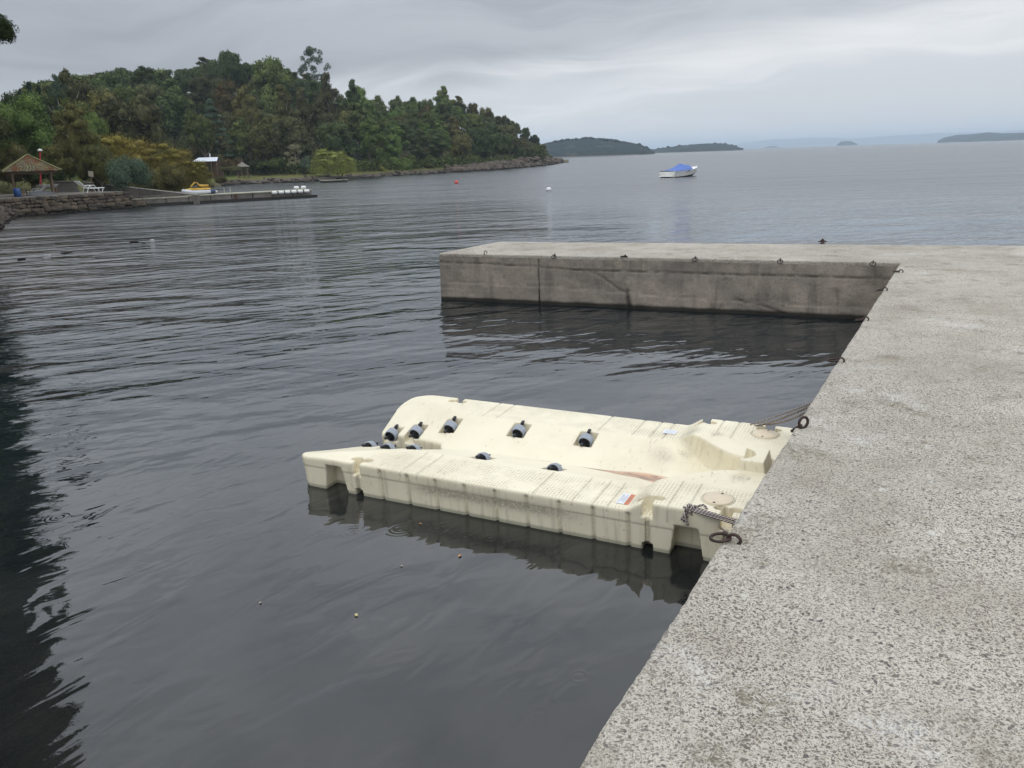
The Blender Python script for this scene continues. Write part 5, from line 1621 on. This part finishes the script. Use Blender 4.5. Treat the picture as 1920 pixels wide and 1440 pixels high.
# drift foam and leaves
leafm = mat('fallen_leaf', (.45, .22, .10), .7, .2, 40)
for px, py, s, lb, m_ in ((862, 1042, .019, 'small orange fallen leaf floating below the middle of the float', leafm),
                      (788, 982, .013, 'tiny orange leaf floating close to the float side', leafm),
                      (668, 1153, .018, 'small yellowish leaf floating in the lower middle water', mat('yellow_leaf', (.50, .42, .20), .7)),
                      (753, 1061, .012, 'pale fleck of leaf floating left of the orange leaf', mat('pale_leaf', (.32, .29, .23), .7)),
                      (488, 1130, .012, 'pale leaf fleck floating alone in the left foreground water', mat('pale_leaf', (.32, .29, .23), .7))):
    p = on(px, py, .004)
    o = MB().grid(lambda a, b: ((a - .5) * s * 1.8, (b - .5) * s * math.sin(max(a, .02) * math.pi) ** .7, .003 * math.sin(a * 3) + .002 * abs(b - .5)), 6, 3).build('fallen_leaf', m_, None, loc=p, rot=(0, 0, px))
    tag(o, lb, 'leaf', 'leaves floating on the harbour water')

# ------------------------------------------------------------------ trees
PROT = {}
def crown_mesh(name, kind, seed, n, leaf, m):
    """unit crown: width 1, base z=0 to top z=1, thousands of leaf-sized faces round uneven lobes"""
    rs = np.random.RandomState(seed)
    lobes = []
    if kind == 'dome':
        lobes.append((0, 0, .48, .33, .33, .34))
        ex = rs.uniform(-.10, .10, 2)
        for i in range(24):
            a = rs.rand() * 6.28; e = rs.rand() ** .7; r = rs.uniform(.24, .40) * math.sqrt(1 - (e * .9) ** 2)
            q = rs.uniform(.065, .175)
            lobes.append((r * math.cos(a) + ex[0] * e, r * math.sin(a) + ex[1] * e, .24 + e * rs.uniform(.50, .66), q, q, q * rs.uniform(.7, 1.15)))
    elif kind == 'tall':
        for i in range(15):
            z = .16 + .80 * (i / 14); rr = .34 * math.sin(min(1, (1.08 - z) * 1.5) * math.pi / 2) * (0.5 + .5 * rs.rand())
            a = rs.rand() * 6.28; q = rs.uniform(.14, .22) * (1.15 - .55 * z)
            lobes.append((rr * math.cos(a), rr * math.sin(a), z, q, q, q * .55))
        lobes.append((0, 0, .5, .2, .2, .42))
    elif kind == 'open':      # eucalypt: separate clumps on a visible frame
        for i in range(42):
            z = .16 + .82 * rs.rand(); rr = .40 * math.sin(min(1, (1.12 - z) * 1.6) * math.pi / 2) * math.sqrt(rs.rand())
            a = rs.rand() * 6.28; q = rs.uniform(.045, .10)
            lobes.append((rr * math.cos(a), rr * math.sin(a), z, q, q, q * .8))
    elif kind == 'bush':
        for i in range(13):
            a = rs.rand() * 6.28; r = .30 * math.sqrt(rs.rand()); q = rs.uniform(.16, .24)
            lobes.append((r * math.cos(a), r * math.sin(a), .30 + .38 * rs.rand() * (1 - r), q, q, q * 1.15))
    elif kind == 'willow':
        for i in range(17):
            a = rs.rand() * 6.28; r = .36 * math.sqrt(rs.rand()); q = rs.uniform(.11, .17)
            lobes.append((r * math.cos(a), r * math.sin(a), .48 + .36 * (1 - (r / .36) ** 2) + .06 * rs.randn(), q * 1.25, q * 1.25, q * .75))
    if kind == 'willow': lobes.append((0, 0, .36, .36, .36, .40))
    P = []; N = []
    if kind == 'fir':
        k = np.arange(n)
        z = rs.rand(n) ** .8
        tier = np.floor(z * 11) / 11; fr = (z * 11) % 1
        rad = .47 * (1 - tier) ** .85 * (1.0 - .35 * fr)
        a = rs.rand(n) * 6.28; spoke = np.round(a / .52) * .52 + rs.randn(n) * .09; a = np.where(rs.rand(n) < .7, spoke, a)
        q = rs.rand(n) ** .45
        P = np.stack([np.cos(a) * rad * q, np.sin(a) * rad * q, .03 + .95 * (tier + (1 - q) * .05 + .01 * rs.randn(n))], 1)
        N = np.stack([np.cos(a) * .5, np.sin(a) * .5, np.ones(n)], 1) + rs.randn(n, 3) * .5
    else:
        L = np.array(lobes); wgt = L[:, 3] ** 2; wgt /= wgt.sum()
        c = rs.choice(len(L), n, p=wgt)
        d = rs.randn(n, 3); d[:, 2] += .25; d /= np.linalg.norm(d, axis=1)[:, None]
        rr = rs.uniform(.72, 1.06, n)
        # knobbly lobes: sub-clumps
        kn = np.sin(d[:, 0] * 9 + c) * np.sin(d[:, 1] * 9 + c * 2) * np.sin(d[:, 2] * 8 + c * 3)
        rr *= 1 + .22 * kn
        P = L[c, :3] + d * L[c, 3:6] * rr[:, None]
        N = d + rs.randn(n, 3) * .45
        if kind == 'willow':
            hang = (rs.rand(n) < .8) * rs.rand(n) ** .85 * .95
            out = 1 + hang * .16
            P[:, 0] *= out; P[:, 1] *= out
            P[:, 2] = np.maximum(P[:, 2] - hang * P[:, 2], .02)
            N[:, 2] *= .2
        P[:, 2] = np.maximum(P[:, 2], .01)
    N /= np.linalg.norm(N, axis=1)[:, None] + 1e-6
    T = np.cross(N, rs.randn(n, 3)); T /= np.linalg.norm(T, axis=1)[:, None] + 1e-6
    B = np.cross(N, T)
    sz = leaf * rs.uniform(.55, 1.35, n)[:, None]
    if kind == 'willow': T = np.stack([T[:, 0] * .3, T[:, 1] * .3, -np.ones(n)], 1); asp = 2.0
    else: asp = 1.25
    a_, b_ = T * sz * asp, B * sz * .62
    V = np.stack([P - a_, P - b_ * .9, P + a_, P + b_], 1).reshape(-1, 3)
    F = np.arange(n * 4).reshape(-1, 4)
    # dark inner mass so that dense crowns are not see-through
    if kind in ('dome', 'tall', 'bush', 'willow'):
        vs = []; fs = []
        for (x, y, z, a1, b1, c1) in lobes:
            base = len(vs); nu, nv = 7, 5; sc_ = .5 if kind == 'willow' else .62 if kind == 'bush' else .74
            for i in range(nv + 1):
                th = math.pi * i / nv
                for j in range(nu):
                    ph = 2 * math.pi * j / nu + i * .4
                    k_ = sc_ * rs.uniform(.85, 1.12)
                    vs.append((x + a1 * k_ * math.sin(th) * math.cos(ph), y + b1 * k_ * math.sin(th) * math.sin(ph), max(.005, z + c1 * k_ * math.cos(th))))
            for i in range(nv):
                for j in range(nu):
                    fs.append((base + i * nu + j, base + i * nu + (j + 1) % nu, base + (i + 1) * nu + (j + 1) % nu, base + (i + 1) * nu + j))
        F = np.concatenate([F, np.array(fs) + len(V)]); V = np.concatenate([V, np.array(vs)])
    return mesh_np('crown', V, F, m)
def trunk_mesh(kind, seed, m):
    rnd = random.Random(seed); b = MB()
    b.tube([(0, 0, -.12), (.01, 0, .2), (-.01, .01, .5), (.01, 0, .80)], [.030, .022, .015, .006], 7)
    for k in range(7 if kind != 'fir' else 0):
        z = rnd.uniform(.18, .7); a = rnd.random() * 6.28; r = rnd.uniform(.18, .36) * (1.1 - z * .6)
        b.tube([(0, 0, z), (r * .5 * math.cos(a), r * .5 * math.sin(a), z + .08), (r * math.cos(a), r * math.sin(a), z + rnd.uniform(.12, .22))], [.012, .008, .003], 5)
    return b.mesh('trunk', m)
def proto(kind, col, var, big=False):
    k = (kind, col, var, big)
    if k not in PROT:
        n, leaf = {'dome': (3800, .023), 'tall': (3400, .024), 'open': (3600, .016), 'bush': (3600, .024), 'willow': (5600, .015), 'fir': (5200, .017)}[kind]
        if big: n = int(n * 3.2); leaf *= .52
        seed = sum(map(ord, kind + col)) + var * 17
        PROT[k] = (crown_mesh('crown', kind, seed, n, leaf, FOL[col]), None)
    return PROT[k][0]
TRK = {}
def tree(px, py_top, wpx, r, kind, col, var, label, cat='tree', group=None, base_py=None, ground=None, pale=False, big=False, hscale=1.0, name=None):
    top = at(px, py_top, r)
    azd = math.degrees(math.atan2(top.x, top.y))
    z0 = ground if ground is not None else max(hill_z(azd, r), .3)
    if base_py is not None: z0 = at(px, base_py, r).z
    h = max(top.z - z0, 1.2)
    w_ = wpx / PXM(top)
    name = name or {'dome': 'broadleaf_tree', 'tall': 'eucalyptus_tree', 'open': 'eucalyptus_tree', 'bush': 'shrub', 'willow': 'willow_tree', 'fir': 'conifer_tree'}[kind]
    o = empty(name, (top.x, top.y, z0), random.Random(px * 7 + r).random() * 6.28, label, cat, group)
    # crown fills the upper part of a tall tree, all of a low one
    frac = {'dome': min(1.0, max(.62, w_ * 1.15 / h)), 'tall': .80, 'open': min(.9, max(.5, w_ * 1.3 / h)), 'bush': 1.0, 'willow': 1.0, 'fir': .97}[kind]
    ch = h * frac / .97
    link('crown', proto(kind, col, var, big), o, (0, 0, h - ch * .97), None, (w_, w_, ch))
    tk = (kind, pale, var % 2)
    if tk not in TRK: TRK[tk] = trunk_mesh(kind, var + 3, M_barkpale if pale else M_bark)
    if kind != 'bush': link('trunk', TRK[tk], o, (0, 0, 0), None, (max(w_, h * .55), max(w_, h * .55), h * .98))
    return o

GRP_N = 'trees and shrubs growing behind the stone terrace'
near = [
    (30, 182, 135, 74, 'dome', 'bright', 0, 'large deep green broadleaf tree at the left edge above the thatched shelter', 'tree', None),
    (-60, 200, 140, 68, 'dome', 'mid', 1, 'green tree at the left border beside the shelter', 'tree', None),
    (92, 262, 76, 67, 'dome', 'bright', 2, 'lower green crown directly behind the thatched shelter', 'tree', None),
    (10, 262, 84, 68, 'dome', 'olive', 1, 'dull brown-green crown left of the shelter roof', 'tree', None),
    (52, 150, 66, 92, 'fir', 'fir', 0, 'dark blue-green fir with pointed top on the skyline at far left', 'tree', None),
    (70, 156, 54, 95, 'fir', 'fir', 1, 'second dark fir just right of the pointed fir on the skyline', 'tree', None),
    (36, 163, 46, 93, 'fir', 'fir', 2, 'smaller dark fir just left of the pointed fir on the skyline', 'tree', None),
    (133, 200, 100, 64, 'tall', 'olive', 0, 'tall olive tree with thin pale stems right of the shelter', 'tree', None),
    (112, 225, 62, 68, 'tall', 'olive', 1, 'slender olive tree just behind the red lamp post', 'tree', None),
    (158, 200, 72, 76, 'dome', 'bright', 3, 'round green tree with light yellow-green rim behind the olive trees', 'tree', None),
    (226, 165, 128, 94, 'dome', 'brown', 0, 'big rounded brown-green tree standing left of the grassy clearing', 'tree', None),
    (190, 172, 70, 97, 'dome', 'olive', 2, 'olive green crown against the left flank of the big rounded tree', 'tree', None),
    (102, 146, 40, 100, 'open', 'blue', 0, 'thin pale grey-green tree on the skyline right of the firs', 'tree', None),
    (138, 128, 92, 104, 'dome', 'brown', 1, 'wide dark brown-green crown on the skyline right of the thin pale tree', 'tree', None),
    (120, 135, 55, 102, 'tall', 'brown', 1, 'narrow brownish tree top beside the wide dark crown on the skyline', 'tree', None),
    (178, 265, 70, 61, 'dome', 'olive', 3, 'shaded olive tree behind the notice board', 'tree', None),
    (230, 274, 84, 58, 'bush', 'blue', 0, 'rounded blue-green shrub at the back of the ramp wall', 'shrub', None),
    (213, 250, 95, 66, 'willow', 'gold', 0, 'golden yellow willow-like tree above the blue-green shrub', 'tree', None),
    (262, 252, 80, 68, 'willow', 'gold', 1, 'golden crown between the yellow willow-like tree and the long golden thicket', 'tree', None),
    (300, 268, 92, 66, 'willow', 'gold', 2, 'wide golden brown thicket behind the yellow water scooter, left part', 'shrub', None),
    (340, 278, 76, 67, 'willow', 'gold', 3, 'golden brown thicket in the middle right under the clearing', 'shrub', None),
    (372, 300, 44, 66, 'willow', 'gold', 0, 'low golden shrub at the right end of the golden thicket', 'shrub', None),
    (320, 300, 70, 63, 'bush', 'olive', 0, 'dull olive shrub low in the front of the golden thicket', 'shrub', None),
    (275, 305, 60, 62, 'bush', 'olive', 1, 'olive shrub hanging over the shore between blue-green shrub and golden thicket', 'shrub', None),
]
for t_ in near:
    px, py, wpx, r, kind, col, var, lb, cat, bp2 = t_
    tree(px, py, wpx, r, kind, col, var, lb, cat, GRP_N, ground=.6 if kind in ('bush', 'willow') else None, pale=(kind in ('tall', 'open')), big=r < 80)
GRP_L = 'shrubs and trees round the lawn'
for t_ in [
    (430, 290, 46, 116, 'bush', 'red', 0, 'rounded shrub with reddish flowers behind the dark bush on the lawn', 'shrub', 320),
    (432, 307, 40, 108, 'bush', 'brown', 0, 'low dark rounded bush left of the little gazebo', 'shrub', 327),
    (612, 278, 78, 113, 'willow', 'willow', 0, 'bright yellow-green weeping willow at the water edge', 'tree', 326),
    (638, 284, 52, 114, 'willow', 'willow', 1, 'right half of the yellow-green willow clump, slightly lower', 'tree', 326),
    (552, 274, 48, 122, 'open', 'flower', 0, 'small open tree with pale blossom left of the willow', 'tree', 322),
    (574, 290, 34, 120, 'bush', 'blue', 1, 'blue-grey shrub between the blossom tree and the willow', 'shrub', 324),
    (520, 290, 40, 124, 'bush', 'mid', 1, 'mid green bush at the back of the lawn', 'shrub', 319),
    (500, 298, 44, 126, 'bush', 'mid', 0, 'low green bush at the back of the lawn, next to the gazebo side', 'shrub', 320),
    (478, 296, 30, 127, 'bush', 'dark', 0, 'dark bush right behind the little gazebo', 'shrub', 319),
    (660, 262, 54, 128, 'tall', 'blue', 0, 'blue-green young tree right behind the willow', 'tree', 328),
    (700, 276, 74, 134, 'bush', 'bright', 0, 'broad bright green bush right of the willow', 'shrub', 330),
    (742, 284, 58, 136, 'bush', 'bright', 1, 'bright green bush sloping down to the stone quay', 'shrub', 328),
    (706, 306, 38, 130, 'bush', 'willow', 1, 'small yellowish shrub at the waterline below the broad bright bush', 'shrub', 329),
    (785, 305, 56, 141, 'bush', 'willow', 2, 'strip of yellow-green scrub on top of the stone quay', 'shrub', 316),
    (410, 330, 26, 92, 'bush', 'olive', 2, 'last small olive bush on the beach at the right foot of the golden thicket', 'shrub', 347)]:
    px, py, wpx, r, kind, col, var, lb, cat, bp2 = t_
    tree(px, py, wpx, r, kind, col, var, lb, cat, GRP_L, base_py=bp2, pale=(kind in ('tall', 'open')))
# hero trees of the hill
GRP_H = 'named trees on the wooded hill'
for t_ in [
    (585, 89, 64, 158, 'open', 'blue', 1, 'tallest open eucalyptus standing clear above the hill skyline', 1.0),
    (612, 142, 50, 150, 'tall', 'brown', 0, 'brown-green eucalyptus on the slope just right of the tallest one', 1.0),
    (425, 95, 52, 165, 'dome', 'dark', 0, 'dark dense crown forming the left summit of the hill', 1.0),
    (455, 113, 54, 162, 'dome', 'dark', 1, 'dark green crown right beside the left summit crown', 1.0),
    (512, 108, 84, 156, 'dome', 'mid', 0, 'broad light-rimmed green dome on the skyline between summit and tallest eucalyptus', 1.0),
    (660, 152, 46, 150, 'tall', 'dark', 0, 'single dark pointed crown right of the eucalyptus slope on the skyline', 1.0),
    (830, 164, 52, 176, 'tall', 'mid', 0, 'thin-trunked tree forming the highest point of the right-hand ridge', 1.0),
    (392, 182, 100, 128, 'fir', 'blue', 0, 'large spreading araucaria-like conifer with pale branch tips above the white-roofed cabin', 1.0),
    (350, 200, 70, 130, 'fir', 'dark', 0, 'dark conifer leaning over the upper right of the clearing', 1.0),
    (455, 165, 60, 134, 'tall', 'olive', 0, 'olive eucalyptus left of the pale-trunked pair in mid slope', 1.0),
    (528, 165, 62, 132, 'tall', 'olive', 1, 'eucalyptus with tall pale trunk in the middle of the slope', 1.0),
    (490, 215, 56, 128, 'tall', 'olive', 0, 'lower eucalyptus in front of the pale-trunked one', 1.0),
    (566, 170, 58, 130, 'tall', 'brown', 0, 'brownish eucalyptus right of the pale-trunked one', 1.0),
    (596, 178, 54, 132, 'tall', 'brown', 1, 'brownish eucalyptus above the yellow-green willow', 1.0),
    (420, 155, 56, 142, 'dome', 'red', 0, 'rust-tinged crown high on the slope below the left summit', 1.0),
    (375, 210, 60, 124, 'dome', 'mid', 2, 'green crown in the lower slope above the cabin roof', 1.0)]:
    px, py, wpx, r, kind, col, var, lb, hs = t_
    tree(px, py, wpx, r, kind, col, var, lb, 'tree', GRP_H, pale=kind in ('open', 'tall'))
# the rest of the wood
def forest():
    rnd = random.Random(77)
    rows = [(1.0, 0), (.86, 8), (.70, 14), (.54, 10), (.38, 4), (.22, 9), (.08, 2)]
    cnt = 0
    place = {}
    for t, sh in rows:
        px = -20.0 + sh * 2
        while px < 1034:
            azd = az_of(px); rs = shore_r(azd); fw = flat_w(azd)
            depth = interp(azd, [-34, -25, -10, -2, 1.5, 3.5], [60, 66, 60, 50, 36, 12])
            r = rs + fw + depth * t * (1 if t < 1 else .97) + rnd.uniform(-2, 2)
            if px < 330: r = max(r, 96 + 60 * t)
            z0 = max(hill_z(azd, r), .4)
            ph = rnd.uniform(6.0, 8.6) if px < 700 else rnd.uniform(4.2, 6.6)
            if px > 960: ph = rnd.uniform(2.6, 4.4)
            wpx = rnd.uniform(.80, 1.12) * ph * .92 * FPX / r
            sky_py = interp(px, [p[0] for p in SKYL], [p[1] for p in SKYL])
            ptop = to_px(Vector((r * math.sin(R(azd)), r * math.cos(R(azd)), z0 + ph)))[1]
            if t == 1.0: ptop = sky_py + rnd.uniform(-3, 9)
            ptop = max(ptop, sky_py + (1 if t == 1 else rnd.uniform(4, 14)))
            bot = to_px(Vector((r * math.sin(R(azd)), r * math.cos(R(azd)), z0)))[1]
            # keep the clearing, cabin and lawn in sight
            clear = abs(px - 300) < 20 + wpx * .45 and bot > 243 and ptop < 290 and r < 131
            cabin = 362 < px < 480 and r < 126
            if bot - ptop > 12 and not clear and not cabin:
                kind = rnd.choices(['dome', 'tall', 'dome'], [4, 2.2, 2])[0]
                if px < 330: col = rnd.choice(['dark', 'mid', 'dark', 'brown'])
                elif px < 640: col = rnd.choice(['dark', 'mid', 'olive', 'dark', 'brown'])
                elif px < 860: col = rnd.choice(['mid', 'bright', 'dark', 'mid', 'bright', 'olive'])
                else: col = rnd.choice(['dark', 'brown', 'mid', 'dark', 'brown', 'olive'])
                place.setdefault(1, []).append((px, ptop, wpx, r, kind, col, rnd.randrange(3), t))
            px += wpx * rnd.uniform(.62, .84)
    colw = {'dark': 'dark green', 'mid': 'mid green', 'bright': 'bright green', 'olive': 'olive green', 'brown': 'brownish green', 'blue': 'blue-green'}
    rec = []
    for px, ptop, wpx, r, kind, col, var, t in place[1]:
        zone = 'behind the terrace' if px < 240 else 'above the cabin' if px < 450 else 'above the lawn' if px < 640 else 'above the bright bushes' if px < 780 else 'above the stone quay' if px < 900 else 'near the headland tip'
        band = 'on the skyline' if t > .95 else 'high on the slope' if t > .6 else 'half-way up the slope' if t > .3 else 'at the slope foot'
        rec.append(('%s %s tree %s %s' % ('rounded' if kind == 'dome' else 'narrow', colw[col], band, zone), px, ptop, wpx, r, kind, col, var))
    num = ['', 'one', 'two', 'three', 'four', 'five', 'six', 'seven', 'eight', 'nine', 'ten']
    ords = ['leftmost', 'second', 'third', 'fourth', 'fifth', 'sixth', 'seventh', 'eighth', 'ninth', 'tenth']
    for base, px, ptop, wpx, r, kind, col, var in rec:
        same = sorted({q[1] + q[2] * 1e-4 for q in rec if q[0] == base})
        lb = base
        if len(same) > 1:
            k = same.index(px + ptop * 1e-4)
            lb = base + (', rightmost of ' + num[min(len(same), 10)] if k == len(same) - 1 else ', leftmost of ' + num[min(len(same), 10)] if k == 0 else ', %s from left' % ords[min(k, 9)])
        tree(px, ptop, wpx, r, kind, col, var, lb, 'tree', 'trees covering the wooded headland')
        cnt += 1
    print('forest trees', cnt)
forest()
# undergrowth that closes the foot of the wood
def undergrowth():
    rs = np.random.RandomState(9); n = 26000
    px = rs.uniform(-20, 1034, n); P = []
    for x in px:
        a = az_of(x); d = abs(rs.randn()) * 4 + flat_w(a) * (1.0) + .9
        if 262 < x < 338 and d > 25: continue
        r = shore_r(a) + d
        if x < 420: r = max(r, 100 + abs(rs.randn()) * 20)
        z = hill_z(a, r)
        P.append((r * math.sin(R(a)), r * math.cos(R(a)), z + rs.rand() * (1.5 if x < 900 else 1.0)))
    P = np.array(P); n = len(P)
    N = rs.randn(n, 3); N[:, 2] += .8; N /= np.linalg.norm(N, axis=1)[:, None]
    T = np.cross(N, rs.randn(n, 3)); T /= np.linalg.norm(T, axis=1)[:, None]; B = np.cross(N, T)
    sz = rs.uniform(.10, .26, n)[:, None]
    V = np.stack([P - T * sz, P - B * sz * .7, P + T * sz, P + B * sz * .7], 1).reshape(-1, 3)
    tag(link('undergrowth', mesh_np('undergrowth', V, np.arange(n * 4).reshape(-1, 4), FOL['mid'])), kind='stuff')
undergrowth()
# big trees on the near left bank: a branch tip shows at the top left, the rest mirrors in the water
GRP_B = 'tall trees on the near left bank'
def bank_tree(azd, r, h, w_, kind, col, var, lb):
    z0 = max(hill_z(azd, r), .5)
    o = empty('bank_tree', (r * math.sin(R(azd)), r * math.cos(R(azd)), z0), azd, lb, 'tree', GRP_B)
    ch = h * .86
    link('crown', proto(kind, col, var, True), o, (0, 0, h - ch), None, (w_, w_, ch))
    tk = ('dome', False, 1)
    if tk not in TRK: TRK[tk] = trunk_mesh('dome', 4, M_bark)
    link('trunk', TRK[tk], o, (0, 0, 0), None, (h * .5, h * .5, h * .9))
    return o
bank_tree(-43.6, 13.0, 10.8, 4.6, 'dome', 'dark', 0, 'tall dark tree on the near left bank closest to the harbour')
bank_tree(-41.8, 17.5, 11.8, 5.4, 'dome', 'olive', 2, 'tall olive tree second along the near left bank')
big = bank_tree(-39.8, 24.5, 13.5, 6.6, 'dome', 'dark', 1, 'dark tree on the left bank whose branch tip shows at the top left corner')
bank_tree(-38.6, 33, 14.5, 6.6, 'dome', 'dark', 2, 'dark tree further along the left bank, just before the beach')
bank_tree(-53, 12.5, 10, 5.5, 'dome', 'mid', 1, 'green tree on the near left bank well outside the picture')
bank_tree(-36.9, 15.5, 10.2, 2.9, 'tall', 'dark', 0, 'slim dark tree leaning over the harbour from the left bank')
bank_tree(-36.3, 20.5, 10.4, 3.3, 'dome', 'dark', 0, 'narrow dark crown on the left bank behind the slim leaning tree')
bank_tree(-35.6, 27, 9.5, 3.8, 'dome', 'mid', 1, 'mid green tree on the left bank just outside the left edge')
bank_tree(-40.5, 13.2, 10.6, 3.6, 'tall', 'olive', 1, 'tall olive green tree leaning over the harbour on the left bank')
for k_, (a_, r_) in enumerate(((-35.6, 18.5), (-36.6, 15.6), (-38.2, 13.6), (-40.5, 12.4), (-34.6, 22), (-34.0, 26.5), (-43, 11.8))):
    bank_tree(a_, r_, 3.4, 2.3, 'bush', 'dark', k_ % 2, ('dark bank shrub hanging over the water, ' + ('third', 'fourth', 'fifth', 'sixth', 'second', 'first', 'seventh')[k_] + ' from the beach'))
tip = at(-14, 50, 22.0)
inv = Matrix.Translation(big.location) @ big.rotation_euler.to_matrix().to_4x4()
inv = inv.inverted()
q = inv @ tip
link('branch_leaves', proto('bush', 'dark', 1), big, (q.x, q.y, q.z - .42), None, (.95, .95, .85))
MB().tube([inv @ (big.location + Vector((0, 0, 5.2))), inv @ (tip + Vector((-1.2, .6, -.3))), inv @ (tip + Vector((.1, 0, 0)))], [.10, .05, .015], 6).build('branch', M_bark, big)
